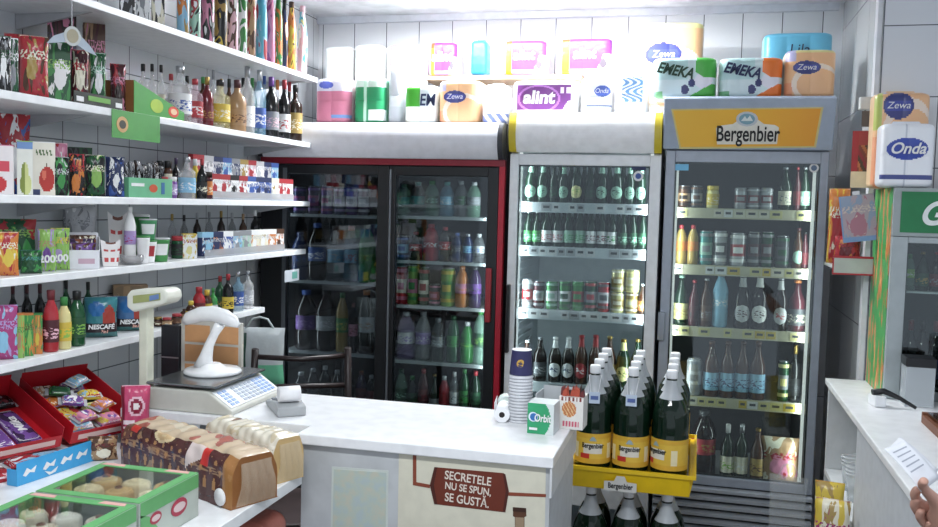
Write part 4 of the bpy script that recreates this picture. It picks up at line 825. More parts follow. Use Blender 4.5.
fpoly(b, [(513.5, 507), (526, 508), (526.5, 516), (524.5, 517), (524.5, 530), (531, 545), (531, 640), (508, 640), (508, 545), (515, 530), (515, 517), (513, 516)], mat('#5c3a26', .4), 1)
fpoly(b, [(515.5, 517), (524, 517.5), (524, 528), (515.5, 527.5)], paper('#a08a70'), 2); fpoly(b, [(513, 507), (526.2, 508), (526.4, 512), (513, 511)], paper('#3d2114'), 2); b.build('bottle_print', po)
b = MB(); fpoly(b, [(332, 466.5), (388.5, 470.5), (386.5, 620), (329, 610)], paper('#cfd6d0'), 0); st = b.build('map_sheet', t)
def mapm():
    m, N, L, b = new_mat('map_print'); t = N.new('ShaderNodeTexCoord'); n = N.new('ShaderNodeTexNoise'); n.inputs['Scale'].default_value = 40; n.inputs['Detail'].default_value = 6
    r = N.new('ShaderNodeValToRGB'); e = r.color_ramp.elements; e[0].position = .36; e[0].color = lin('#b4c2c2'); e[1].position = .64; e[1].color = lin('#c4c4b4'); e.new(.5).color = lin('#bac5ba')
    L.new(t.outputs['Object'], n.inputs['Vector']); L.new(n.outputs['Fac'], r.inputs['Fac']); L.new(r.outputs[0], b.inputs['Base Color']); return m
b = MB(); fpoly(b, [(334, 469), (386.5, 472.5), (385, 615), (331, 606)], mapm(), 1); b.build('map_print', st)
MB().box(cx1-.0075, cx1-.002, cy0+.0, cy1-.005, ZT-.10, ZT-.029, mat('#d9dbdd', .4)).build('edge_strip', t)
# ---- low display shelf on the left, running towards the camera
ZD = .85; dx1 = -.965
t = thing('display_table', 'long low white display shelf along the left wall under the sweets', 'shelf')
MB().prism([(XL+.005, .7), (dx1, .7), (dx1, 2.105), (-.992, 2.105), (-.992, 2.198), (-1.638, 2.198), (-1.638, 2.105), (XL+.005, 2.105)], ZD-.03, ZD, whitelam, 'z').build('shelf_board', t, .002)
for yy in (.9, 1.3): MB().box(dx1-.10, dx1-.06, yy, yy+.04, 0, ZD-.0305, mat('lgrey', .5)).build('leg', t)
for yy in (.9, 2.10): MB().box(XL+.02, XL+.06, yy, yy+.04, 0, ZD-.0305, mat('lgrey', .5)).build('leg', t)
# things stored under it, seen in the gap beside the counter
b = MB(); t = thing('storage_bag', 'blue bag stored in the gap beside the white counter', 'bag', (-1.13, 2.0, 0)); rbox_into(b, .30, .16, .64, plain('#5a9cc8'), P_('#4b8fc0'), 1, 1, .002, rnd=.05); b.build('bag_body', t)
MB().tube([(-.06, 0, .62), (-.05, 0, .66), (.05, 0, .66), (.06, 0, .62)], .008, mat('dblue')).build('handle', t)
t = thing('storage_bag', 'terracotta red bag lying on the blue bag under the display shelf', 'bag', (-1.13, 1.99, .672), .05); b = MB(); rbox_into(b, .31, .16, .10, plain('#b0685a'), P_('#a35e50'), 1, 1, .002, rnd=.04); b.build('bag_body', t)
MB().box(-.14, .14, -.083, -.0795, .03, .05, mat('black', .4)).build('strap', t)
# ================================================================ WEIGHING SCALE
sx0, sx1, sy0, sy1 = -1.47, -1.228, 2.215, 2.525; bodym = mat('#c9c9c0', .5)
t = thing('weighing_scale', 'grey electronic shop scale with raised display on a post', 'scale', ((sx0+sx1)/2, (sy0+sy1)/2, ZT+.0005))
w2, d2 = (sx1-sx0)/2, (sy1-sy0)/2
b = MB(); b.prism([(-w2-.02, .0), (w2, 0), (w2, .012), (w2-.075, .062), (-w2-.02, .062)], -d2, d2, bodym, 'y'); b.build('scale_body', t, .004)
b = MB(); th = math.atan2(.050, .075); L_ = math.hypot(.050, .075)
kp = MB(); kp.box(-d2+.012, d2-.012, -L_+.010, -.008, 0, .0015, mat('#e9edf2', .4))
# keypad plane: local x along the scale depth, local y up the slope
def slope_obj(o): o.matrix_local = Matrix.Translation((w2-.075, 0, .0628)) @ Matrix(((0, -math.cos(th), math.sin(th), 0), (1, 0, 0, 0), (0, math.sin(th), math.cos(th), 0), (0, 0, 0, 1)))
kk = kp
for i in range(11):
    for j in range(5):
        if i in (2,): continue
        x = -d2+.026+i*.0243; y = -L_+.016+j*.0125; kk.box(x, x+.017, y, y+.009, .0016, .0032, mat('#7f9fd0' if (i > 7 or i < 2) else '#9aa6b8', .4))
ko = kk.build('keypad', t); slope_obj(ko)
b = MB(); b.box(-w2-.03, w2-.055, -d2+.004, d2-.004, .070, .077, mat('#8c8f90', .22, .85)); b.box(-w2+.02, w2-.12, -.08, .08, .0625, .0695, blackm); b.build('weighing_plate', t, .003)
b = MB(); b.box(-w2-.058, -w2-.0305, -d2+.01, -d2+.045, 0, .312, mat('#dadbc8', .4)); b.build('display_post', t, .004)
p0 = onY(143, 306, sy0+.02); p1 = onY(187, 303, sy0+.0)
hx0_, hx1_ = -w2-.075, -w2+.055
b = MB(); b.prism([(hx0_, .30), (hx0_+.02, .287), (hx1_-.012, .315), (hx1_, .33), (hx1_-.004, .350), (hx1_-.02, .358), (hx0_+.012, .349), (hx0_, .335)], -d2-.022, -d2+.055, mat('#e2e3d6', .4), 'y'); hd2 = b.build('display_head', t, .006); hd2.location.z = -.012
b = MB(); b.prism([(hx0_+.022, .312), (hx1_-.022, .326), (hx1_-.022, .346), (hx0_+.022, .334)], -d2-.0225, -d2-.0240, mat('#9fa56a', .3), 'y'); b.prism([(hx0_+.075, .322), (hx1_-.026, .329), (hx1_-.026, .343), (hx0_+.075, .336)], -d2-.0242, -d2-.0250, mat('#6b87b8', .3), 'y'); b.build('display_window', hd2)
for xx in (-w2, w2-.04):
    for yy in (-d2+.03, d2-.03): pass
# bent white lamp with a round foot standing behind the plate
p = Vector((-1.30, 2.40, ZT)); zf = ZT+.0005+.077
t = thing('curved_stand', 'glossy white stand with swan-neck arm on a round foot, on the scale', 'stand', (-1.392, 2.395, zf+.0008)); gw = mat('#f2f3f4', .15)
MB().lathe([(.001, 0), (.082, 0), (.086, .006), (.080, .013), (.04, .018), (.022, .030)], gw, 36).build('round_foot', t)
MB().tube([(-.03, 0, .016), (-.022, 0, .05), (-.012, 0, .085), (.006, 0, .12), (.024, 0, .150)], [.030, .019, .014, .013, .016], gw, 14).build('curved_stem', t)
MB().tube([(-.096, 0, .148), (-.08, 0, .160), (-.04, 0, .174), (.0, 0, .178), (.04, 0, .170), (.07, 0, .157), (.085, 0, .146)], [.012, .020, .023, .024, .023, .017, .007], gw, 16).build('arched_head', t)
# framed orange box behind
t = thing('picture_box', 'orange printed box in pale frame standing behind the scale', 'box', (-1.475, 2.54, ZT+.0005), 0)
MB().box(-.115, .10, -.0, .012, .0, .21, mat('#c8c5bc', .4)).build('frame', t, .002)
b = MB()
for i in range(2):
    for j in range(3): b.box(-.10+i*.10, -.012+i*.10, -.0014, -.0004, .015+j*.063, .070+j*.063, mat('#cf9a6a', .5))
b.build('orange_panels', t)
t = thing('cash_box', 'black metal box standing behind the display post of the scale', 'box', (-1.628, 2.545, ZT+.0005), 0)
MB().box(-.03, .035, -.012, .012, .0, .19, mat('#1f2026', .4)).build('box_body', t, .003); MB().box(-.029, .034, -.0145, -.0125, .085, .089, mat('silver', .3, .8)).build('seam', t)
# card terminal with paper roll
t = thing('card_terminal', 'flat grey card terminal lying beside the scale', 'terminal', (-1.125, 2.335, ZT+.0005), math.radians(-52))
b = MB(); b.prism([(-.085, 0), (.085, 0), (.085, .028), (.03, .034), (-.085, .014)], -.04, .04, mat('#a9acae', .45), 'y'); b.build('terminal_body', t, .004)
b = MB()
for i in range(4):
    for j in range(3): b.box(-.072+i*.021, -.058+i*.021, -.026+j*.02, -.012+j*.02, .019+i*.003, .0225+i*.003, mat('#6c7076', .4))
b.build('keys', t)
MB().tube([(.045, -.030, .056), (.045, .030, .056)], .022, mat('#f4f4f6', .5), 24).build('paper_roll', t)
# paper roll on counter
p = onZ(499, 423, ZT); t = thing('receipt_roll', 'loose white receipt roll lying beside the paper cups', 'paper roll', (p.x, p.y+.05, ZT+.0005), math.radians(8))
rm = mat('#f3f4f6', .5); o = MB(); ri, ro, n = .008, .0215, 28
for (y, f) in ((-.045, 1), (.045, -1)):
    o_ = len(o.v)
    for k in range(n): a = 2*math.pi*k/n; o.v += [(ri*math.cos(a), y, .0215+ri*math.sin(a)), (ro*math.cos(a), y, .0215+ro*math.sin(a))]
for k in range(n):
    j = (k+1) % n; A = lambda e, q, s: e*2*n+q*2+s
    o.face([A(0,k,0), A(0,k,1), A(0,j,1), A(0,j,0)], rm); o.face([A(1,k,0), A(1,j,0), A(1,j,1), A(1,k,1)], rm)
    o.face([A(0,k,1), A(1,k,1), A(1,j,1), A(0,j,1)], rm, True); o.face([A(0,k,0), A(0,j,0), A(1,j,0), A(1,k,0)], mat('#2a2624', .6), True)
ob = o.build('paper_winding', t); MB().box(-.0215, -.0205, -.045, .045, .0215, .055, rm).build('loose_end', t)
MB().tube([(0, -.043, .0215), (0, -.0425, .0215)], .0079, mat('#231e1c', .7), 16).build('core', t)
p2 = onZ(494, 412, ZT); t = thing('receipt_roll', 'second white receipt roll with mint stripe behind the loose one', 'paper roll', (p.x-.012, p.y+.145, ZT+.0005), math.radians(14))
MB().tube([(0, -.028, .024), (0, .028, .024)], .0235, mat('#dfeee8', .5), 24).build('paper_winding', t); MB().tube([(0, -.031, .024), (0, -.0285, .024)], .008, mat('#231e1c', .7), 14).build('core', t)
# paper cups, stacked
p = onZ(521, 424, ZT); cw, chh = .0315, .068; px_, py_ = p.x-.010, p.y+.033
top_z = rowZ(350, px_, py_)-ZT; n = 16; stp = (top_z-chh)/(n-1)
for i in range(n):
    lab = 'navy paper cup with gold letter upside down at top of the cup stack' if i == n-1 else 'plain white paper cup in the stack beside the gum box, %s from the bottom' % ORD[i]
    t = thing('paper_cup', lab, 'cup', (px_, py_, ZT+.0005+i*stp), 0, 'stacked paper cups on the counter')
    if i < n-1:
        # cups stand mouth down, nested
        MB().lathe([(cw*1.06, 0), (cw*1.1, .002), (cw*1.06, .0045), (cw*.99, .006), (cw*.80, chh-.004), (cw*.78, chh-.0005), (cw*.77, chh-.0005), (cw*.78, chh-.005), (cw*.965, .004)], mat('#d3d5da', .5), 24, cap=False).build('cup_wall', t)
    else:
        nm = mat('#2c2c58', .4); MB().lathe([(cw*1.02, 0), (cw*1.04, .002), (cw*1.03, .005), (cw*.86, chh)], nm, 28, cap=False, mf=None).build('cup_wall', t)
        MB().lathe([(cw*.86, chh), (cw*.90, chh+.0015), (cw*.86, chh+.002)], mat('#eceef2', .4), 28).build('cup_base', t)
        text('e', t, 0, 0, .038, .040, mat('#c9a24e', .35), 1.1, .2, bend=cw*.965, name='gold_letter', bold=.001)
        MB().lathe([(cw*.975, .012), (cw*.95, .02)], mat('#c9a24e', .35), 16, -math.pi/2-.5, -math.pi/2+.5, cap=False).build('gold_stripe', t)
# gum box
a_ = onZ(528, 433, ZT); c_ = onZ(554, 436, ZT); gwid = (c_-a_).length; p = (a_+c_)/2
t = thing('gum_display_box', 'white and green chewing gum box at the counter corner', 'box', (p.x, p.y+.035, ZT+.0005), math.radians(-4))
gh = rowZ(404, p.x, p.y)-ZT
def gum(u, v):
    if ((u-.32)/.56)**2+((v-.5)/.62)**2 < 1: return paper('#2f9e6a')
    return paper('#d9e2e0')
b = MB(); box_into(b, gwid, .07, gh, gum, paper('#cfd6d6'), n=(26, 20)); b.build('box_body', t)
b = MB(); b.ell(-.020, gh*.55, .013, .013, -.0353, paper('#dfe9f4')); b.ell(-.018, gh*.55, .010, .010, -.0363, paper('#2d6cb0')); b.build('round_emblem', t)
text('Orbit', t, .006, -.0372, gh*.52, gh*.34, paper('white'), .72, .1, bold=.0006); MB().box(-.03, -.008, -.0362, -.0353, gh*.12, gh*.2, paper('white')).build('printed_bar', t)
t2 = thing('display_box', 'open grey plastic display box behind the chewing gum box', 'box', (p.x+.020, p.y+.126, ZT+.0005), math.radians(-4))
b = MB(); gm = mat('#b9bdc0', .35); q = .062
b.box(-.05, .05, -.042, .042, 0, .003, gm); b.box(-.05, -.047, -.042, .042, .0032, .088, gm); b.box(.047, .05, -.042, .042, .0032, .088, gm); b.box(-.0468, .0468, .039, .042, .0032, .098, gm); b.box(-.0468, .0468, -.042, -.039, .0032, .06, gm); b.build('box_body', t2)
MB().box(-.046, .046, -.038, .038, .055, .058, mat('#a3a7aa', .4)).build('inner_tray', t2)
p = onZ(571, 431, ZT)
t = thing('display_box', 'white printed sweets box with torn brown top at counter edge', 'box', (p.x-.002, p.y+.05, ZT+.0005), math.radians(-3))
def candy(u, v):
    if ((u-.42)/.30)**2+((v-.62)/.24)**2 < 1: return paper('#c97a4a') if int(u*22+v*17) % 3 else paper('#e8c490')
    if v > .86: return paper('#7d3a34') if int(u*13) % 2 else paper('#efe6e0')
    if .10 < v < .26 and .15 < u < .85 and int(u*24) % 3: return paper('#cf5f74')
    return paper('#e9e6e0')
b = MB(); box_into(b, .066, .07, .088, candy, paper('#e2dfda'), n=(24, 24)); b.build('box_body', t)
b = MB(); rr = random.Random(5)
for i in range(9):
    x = -.027+i*.0068; b.prism([(x-.006, .0885), (x+.006, .0885), (x+.004+rr.uniform(-.004, .004), .10+rr.uniform(0, .02)), (x-.004, .098+rr.uniform(0, .015))], -.03+rr.uniform(0, .01), -.028+.02, paper(rr.choice(['#6b2c2c', '#b5503a', '#e9dccb', '#3d2320'])), 'y')
b.build('torn_flaps', t)
# ================================================================ YELLOW CRATE WITH LARGE BOTTLES
cxa, cya = -.370, 2.80; zb = .713
ym = mat('#e9c21c', .35)
def crate(z, label, hh=.075, bottles=True):
    t = thing('bottle_crate', label, 'crate', (cxa, cya, z)); cw_, cd = .374, .497
    b = MB(); b.box(.009, cw_-.009, .009, cd-.009, hh-.022, hh-.016, ym)
    sl = .012
    b.prism([(0, .0062), (.008, .0062), (.004, hh), (-sl, hh)], 0, cw_, ym); b.prism([(cd-.008, .0062), (cd, .0062), (cd+sl, hh), (cd-.004, hh)], 0, cw_, ym)
    b.prism([(0, .0062), (.008, .0062), (.004, hh), (-sl, hh)], .004, cd-.004, ym, 'y'); b.prism([(cw_-.008, .0062), (cw_, .0062), (cw_+sl, hh), (cw_-.004, hh)], .004, cd-.004, ym, 'y')
    b.build('crate_tray', t, .002)
    r = MB(); r.box(-sl-.006, cw_+sl+.006, -sl-.006, -sl+.002, hh+.0005, hh+.012, ym); r.box(-sl-.006, cw_+sl+.006, cd+sl-.002, cd+sl+.006, hh+.0005, hh+.012, ym); r.box(-sl-.006, -sl+.002, -sl+.003, cd+sl-.003, hh+.0005, hh+.012, ym); r.box(cw_+sl-.002, cw_+sl+.006, -sl+.003, cd+sl-.003, hh+.0005, hh+.012, ym); r.build('crate_rim', t)
    return t
crh = .012
ct = crate(zb-.050, 'upper yellow plastic crate tray carrying the large beer bottles', .066)
def berg_label(t, x, y, z, w, sz, par):
    b = MB(); b.prism([(x-w/2, z-w*.16), (x+w/2, z-w*.16), (x+w/2, z+w*.13), (x+w*.2, z+w*.15), (x+w*.12, z+w*.32), (x-w*.12, z+w*.32), (x-w*.2, z+w*.15), (x-w/2, z+w*.13)], y, y-.0012, paper('#dedcd6'), 'y'); b.build('name_plate', t)
    text('Bergenbier', t, x, y-.0018, z-.0, sz, paper('black'), .72, bold=.0006)
berg_label(ct, .165, -.0200, .026, .10, .024, ct)
for o in ct.children:
    if o.name.startswith('name_plate') or o.name.startswith('lettering'): o.rotation_euler = (0, 0, 0)
crate(.272, 'lower yellow crate tray under the upper one, mostly hidden', .066)
def big_bottle(x, y, z, label, rz, front=True, tagp=False, proto=[None, {}]):
    key = (front, tagp)
    hgt, r = .335, .0575; pr = [(.0, 0), (.046, 0), (.055, .006), (r, .02), (r, .130), (.0560, .134), (.0575, .142), (.0570, .185), (.053, .210), (.043, .234), (.0290, .257), (.0190, .282), (.0155, .300), (.0155, .312)]
    if key in proto[1]:
        s = proto[1][key]; c = s.copy(); COL.objects.link(c); c.location = (x, y, z); c.rotation_euler.z = rz
        for ch in s.children: d = ch.copy(); COL.objects.link(d); d.parent = c
        return tag(c, label, 'bottle', 'large green beer bottles in the yellow crates')
    t = thing('beer_bottle', label, 'bottle', (x, y, z), rz, 'large green beer bottles in the yellow crates'); proto[1][key] = t
    MB().lathe([(max(a, .0005), b) for a, b in pr], mat('#0b2014', .08, 0, 1, 0, 'glossy'), 28).build('bottle_body', t)
    l = MB(); yl, ye, wh = paper('#e2bb45'), paper('#dcae3a'), paper('#e4dfd2')
    def lf(j, i, n):
        a = ((i+.5)/n*2*math.pi + math.pi/2 + math.pi) % (2*math.pi) - math.pi
        if abs(a) < .55 and j in (2, 3): return wh
        if a < -.25 and a > -.62 and j == 1: return paper('#c8362c')
        if abs(a) > .9 and abs(a) < 1.3 and j in (1, 2, 3): return paper('#efe3b8')
        return ye if j in (0, 5) else yl
    l.lathe([(r+.0008, .029+.096*k/6) for k in range(7)], yl, 36, cap=False, mf=lf); lo = l.build('paper_label', t)
    text('Bergenbier', t, 0, 0, .086, .0225, paper('black'), .72, bend=r+.0016, bold=.0005)
    e = MB()
    for k in range(8):
        a0 = -math.pi/2 + (k-4)*.05; e.lathe([(r+.0016, .102), (r+.0016, .102+.014*math.sin((k+.5)/8*math.pi))], paper('#9fb4b8'), 1, a0, a0+.05, cap=False)
    e.build('emblem', t)
    MB().lathe([(.0370, .2465), (.0305, .258), (.0255, .268), (.0205, .2835), (.0172, .3040)], mat('#b4b9bd', .4), 24, cap=False).build('neck_foil', t)
    MB().lathe([(.0165, .309), (.0172, .311), (.0172, .330), (.0155, .335)], mat('#eceef0', .35), 20).build('cap', t)
    if tagp:
        b = MB(); b.box(-.017, .017, -.0560, -.0550, .222, .258, paper('#c6d4e6')); b.box(-.012, .012, -.0567, -.0562, .234, .246, paper('#5a6ea8')); b.build('price_tag', t)
        MB().tube([(-.012, -.0555, .258), (-.019, -.012, .303), (0, .019, .306), (.019, -.012, .303), (.012, -.0555, .258)], .0012, mat('#e9ebee', .4), 6).build('tag_loop', t)
    return t
rown = ['front', 'second', 'third', 'rear']; coln = ['left', 'middle', 'right']
for j in reversed(range(4)):
    for i in range(3):
        big_bottle(cxa+.067+i*.1200, cya+.067+j*.1198, zb+.0008, 'large green beer bottle, %s column of the %s row, upper crate' % (coln[i], rown[j]), (.1, 0, -.75)[i] + R.uniform(-.1, .1)*(j > 0), True, j == 0 and i < 2)
for j in (0, 1):
    for i in range(3): big_bottle(cxa+.067+i*.1200, cya+.067+j*.1198, .3225, 'large green beer bottle, %s column of the %s row, lower crate' % (coln[i], rown[j]), R.uniform(-.4, .4), True, False)
t = thing('crate_stand', 'dark low floor stand under the two yellow crates', 'stand', (cxa, cya, 0))
for (x, y) in ((-.01, .0), (.36, .0), (-.01, .46), (.36, .46)): MB().box(x, x+.014, y, y+.014, .001, .2575, mat('#26272b', .4)).build('leg', t)
MB().box(-.015, .389, -.01, .507, .258, .2715, mat('#26272b', .4)).build('stand_shelf', t)
# ================================================================ EXTRA GOODS ON THE LEFT WALL SHELVES
def put_on(px, py_top, wpx, key, back, fn):
    """position on a wall shelf seen at column px; returns x, y, z, real width, real height"""
    z = ZS[key]+.0005; w = .06
    for _ in range(4):
        X = XF-back; Y = colY(px, X, z+.05); w = wpx*dep(X, Y, z)/FPX
    return X, Y, z, w, rowZ(py_top, X, Y)-z
RZ = math.radians(40)
# pale card tray under the coffee bags, second shelf
X, Y, z, w, h = put_on(22, 82, 44, 's2', .07, 0)
# black display tray with the two coffee bricks
X, Y, z, w, h = put_on(88, 92, 34, 's2', .048, 0)
t = thing('display_tray', 'black card tray with two small white tags under the dark coffee bricks', 'tray', (XF-.055, Y, z), math.radians(90))
b = MB(); b.box(-.11, .11, -.045, -.043, 0, .034, paper('#20261f')); b.box(-.11, .11, .043, .045, 0, .034, paper('#20261f')); b.box(-.11, .11, -.0428, .0428, 0, .001, paper('#20261f')); b.build('tray_body', t)
b = MB(); b.box(-.10, -.07, -.0466, -.0452, .006, .02, paper('white')); b.box(.075, .105, -.0466, -.0452, .006, .02, paper('white')); b.build('white_tags', t); b = MB(); b.box(-.05, .05, -.0466, -.0452, .012, .026, paper('#6ba84a')); b.build('green_print', t)
# slanted green display carton on second shelf
X, Y, z, w, h = put_on(146, 84, 40, 's2', .06, 0)
t = thing('display_carton', 'open green display carton with slanted side and red and yellow print', 'box', (XF-.062, Y, z), math.radians(90))
b = MB(); g_ = paper('#3f9a3c'); L_ = .14
b.prism([(-L_, 0), (L_, 0), (L_, .028), (-L_, .10)], -.055, -.0535, g_, 'y'); b.prism([(-L_, 0), (L_, 0), (L_, .028), (-L_, .10)], .0535, .055, paper('#8a5d34'), 'y'); b.box(-L_, L_, -.0533, .0533, 0, .001, paper('#8a5d34')); b.box(-L_, -L_+.0015, -.0533, .0533, .0012, .10, paper('#8a5d34')); b.build('carton_body', t)
b = MB(); b.ell(-.02, .033, .035, .022, -.0552, paper('#a8c63a')); b.ell(.075, .024, .03, .018, -.0552, paper('#d8422e')); b.ell(.075, .024, .018, .010, -.0562, paper('#f0c8a0')); b.build('printed_ovals', t)
# green card hanging from the edge of the second shelf
t = thing('hanging_banner', 'green promotional card hanging below the edge of the second wall shelf', 'card')
a_ = onX(112, 112, XF+.003); c_ = onX(160, 125, XF+.003)
b = MB(); b.box(XF+.0015, XF+.003, a_.y, c_.y, ZS['s2']-.085, ZS['s2']-.001, paper('#4d9a4a')); b.build('card', t)
b = MB(); q = (c_.y-a_.y)
b.prism([(a_.y+q*.20+.028*math.cos(k*.4), ZS['s2']-.043+.024*math.sin(k*.4)) for k in range(16)], XF+.0032, XF+.004, paper('#c9a06a')); b.prism([(a_.y+q*.20+.016*math.cos(k*.4), ZS['s2']-.043+.013*math.sin(k*.4)) for k in range(16)], XF+.0042, XF+.005, paper('#3c3f34')); b.build('printed_emblem', t)
# paper fan ornament
X, Y, z, w, h = put_on(69, 23, 44, 's2', .006, 0)
t = thing('paper_fan', 'pale blue grey propeller shaped hanger with round centre before the coffee', 'ornament', (XF+.004, Y, rowZ(40, XF, Y)), math.radians(60))
b = MB(); b.prism([(-.068, -.018), (-.05, .004), (-.02, .018), (.02, .018), (.05, -.010), (.068, -.034), (.04, -.026), (.014, -.012), (-.014, -.008), (-.045, -.014)], -.002, .0, paper('#b9c3cf'), 'y'); b.build('wings', t)
b = MB(); b.ell(0, .010, .023, .027, -.0022, paper('#cfd2cf'), .002); b.ell(0, .010, .016, .019, -.0044, paper('#b3aa92'), .001); b.build('round_centre', t); MB().box(-.002, .002, -.001, .001, .038, ZS['s1']-.0225-rowZ(40, XF, Y), clear('lgrey', .5)).build('hanging_strip', t)
# green low carton of sachets on third shelf
X, Y, z, w, h = put_on(141, 181, 34, 's3', .05, 0)
t = thing('display_carton', 'low mint green carton with red mark full of small dark sachets', 'box', (XF-.05, Y+.01, z), math.radians(80))
b = MB(); g_ = paper('#6fb58c'); L_ = .095
b.box(-L_, L_, -.035, -.0335, 0, .062, g_); b.box(-L_, L_, .0335, .035, 0, .062, g_); b.box(-L_, -L_+.0015, -.0333, .0333, 0, .062, g_); b.box(L_-.0015, L_, -.0333, .0333, 0, .062, g_); b.box(-L_+.0016, L_-.0016, -.0333, .0333, 0, .001, g_); b.build('carton_body', t)
b = MB(); b.ell(.01, .03, .018, .013, -.0352, paper('#cc5a3c')); b.box(-.085, -.03, -.036, -.0352, .035, .045, paper('white')); b.box(.045, .06, -.036, -.0352, .012, .05, paper('#3f6fa0')); b.build('printed_marks', t)
Mx = Matrix.Translation((XF-.05, Y+.01, z)) @ Matrix.Rotation(math.radians(80), 4, 'Z')
for i in range(7):
    p = Mx @ Vector((-.078+i*.026, 0, .0015)); goods('paq %s grey %s %s' % (('black', 'dgrey', 'dbrown')[i % 3], ('lgrey', 'white')[i % 2], 'black'), .022, .105+.006*(i % 3), p, math.radians(80), 'small dark sachet in the mint carton on third wall shelf, %s from left' % ORD[i], 'sachets in the mint green carton', .020, i)
# white display carton with chocolates, fourth shelf
X, Y, z, w, h = put_on(83, 233, 30, 's4', .07, 0)
t = thing('display_carton', 'white open display carton with purple wrapped chocolates inside, fourth wall shelf', 'box', (X, Y, z), math.radians(38))
b = MB(); wv = paper('#e6e6ec'); q = w/2; D = .05
b.box(-q, q, -D, -D+.0015, 0, .055, wv); b.box(-q, -q+.0015, -D+.0016, D, 0, h, wv); b.box(q-.0015, q, -D+.0016, D, 0, h*.9, wv); b.box(-q+.0016, q-.0016, D-.0015, D, 0, h, wv); b.box(-q+.0016, q-.0016, -D+.0016, D-.0016, 0, .001, wv); b.build('carton_body', t)
b = MB(); b.box(-q*.3, q*.7, -D-.0008, -D-.0001, .015, .03, paper('#c9a8b8')); b.prism([(-q, 0), (-q*.8, 0), (-q, .03)], -D-.0001, -D-.0008, paper('#b03060'), 'y'); b.build('printed_marks', t)
for i, (c1, c2) in enumerate((('purple', 'brown'), ('dpurple', 'copper'), ('brown', 'dbrown'))):
    p = Matrix.Translation((X, Y, z)) @ Matrix.Rotation(math.radians(38), 4, 'Z') @ Vector((0, -.030+i*.026, .0015)); goods('paq %s %s cream %s' % (c1, c2, c1), w*.8, h*(.72+.1*i), p, math.radians(38), ('purple chocolate packet at front of the white display carton', 'violet and copper chocolate packet in middle of the white display carton', 'brown chocolate packet at back of the white display carton')[i], None, .018, 40+i)
for i, (px, top, bk) in enumerate(((110, 239, .05), (117, 211, .14))):
    X, Y, z, w, h = put_on(px, top, 19, 's4', bk, 0); a = .5
    t = thing('card_cup', ('white folded card cup with red print standing in front', 'taller white folded card cup with brown notch behind')[i] + ' on fourth wall shelf', 'cup', (X, Y, z), math.radians(40))
    b = MB(); b.grid(8, 12, lambda u, v: ((u-.5)*w*(.72+.28*v), -w*.36-.006*v, v*h*(1-.12*math.sin(math.pi*u)*v)), lambda u, v: paper('#c24a4a') if (.55 < v < .68 or .2 < v < .32) and int(u*8) % 3 else (paper('#7a4a3c') if v > .9 and .3 < u < .7 else paper('#ebe8e6')), False)
    b.prism([(-w*.36, -w*.35), (w*.36, -w*.35), (w*.36, w*.3), (-w*.36, w*.3)], 0, h*.86, paper('#e4e1e0'), 'z'); b.build('cup_body', t)
X, Y, z, w, h = put_on(132, 255, 23, 's4', .04, 0)
t = thing('glass_dish', 'small round clear glass dish at the edge of fourth wall shelf', 'dish', (X, Y, z)); MB().lathe([(.001, 0), (w*.4, 0), (w*.5, h*.4), (w*.5, h), (w*.46, h), (w*.46, h*.45), (w*.36, .004), (.001, .004)], clear('lgrey', .4), 22, cap=False).build('dish_body', t); MB().lathe([(.001, .0045), (w*.34, .0045), (w*.42, h*.5), (.001, h*.55)], mat('#8a7a70', .5), 18, cap=False).build('dish_filling', t)
X, Y, z, w, h = put_on(148, 239, 17, 's4', .05, 0)
goods('cup white green red', w, h*.95, (X, Y, z), math.radians(35), 'white noodle cup with red heart at front of fourth wall shelf'); goods('cup #3f8a5a lgrey white', w, h*.9, (X, Y, z+h*.95+.001), math.radians(35), 'green and white noodle cup stacked on the heart cup')
# instant coffee bags with writing
for i, (px, top, wpx) in enumerate(((101, 297, 31), (132, 296, 30))):
    X, Y, z, w, h = put_on(px, top, wpx, 's5', .075, 0)
    t = thing('coffee_bag', ('blue green instant coffee bag with dark lettered band, nearer of two', 'blue red instant coffee bag with dark lettered band, next to the scale display')[i], 'bag', (X, Y, z), math.radians(38))
    def cd(u, v, i=i):
        if .12 < v < .38: return foil('#2a1c22')
        if v < .12: return foil('#3a6c6c')
        if ((u-.75)/.2)**2+((v-.5)/.3)**2 < 1: return foil('#a33c30')
        if ((u-.35)/.25)**2+((v-.72)/.18)**2 < 1: return foil('#2e6aa6')
        return foil('#3c7f88' if i == 0 else '#4a6f9c')
    b = MB(); pouch_into(b, w, h, .05, cd, i, foil('#357070'), (20, 22)); b.build('foil_bag', t); MB().box(-w*.46, w*.46, -.002, .002, h*.96, h*1.0, foil('#6fa7b0')).build('top_seal', t)
    text('NESCAFÉ', t, 0, -.0285, h*.28, w*.2, paper('white'), .95, .1, bold=.0007); text('3in1', t, .01, -.0285, h*.16, w*.13, paper('#e8b0a0'), 1, .1, bold=.0004)
# letters on the biscuit bags
for o in [o for o in bpy.data.objects if o.get('label', '').startswith(('lime topped', 'green topped biscuit', 'green and yellow topped biscuit'))]:
    text('200', o, 0, -.026, .035, .028, paper('white'), 1, bold=.001)
# price hook and hanging card at the end of fourth shelf
t = thing('hanging_card', 'small pale card hanging on a wire at fourth shelf end', 'card', (XF+.01, p4.y-.16, ZS['s4']-.022)); MB().box(-.001, .001, -.001, .001, -.06, -.0005, mat('silver', .3, .8)).build('wire_hook', t); b = MB(); b.box(-.002, 0, -.07, .07, -.11, -.0605, paper('#c9ced6')); b.build('card', t); MB().box(.0002, .001, -.0, .05, -.10, -.07, paper('#6aa79c')).build('green_print', t)
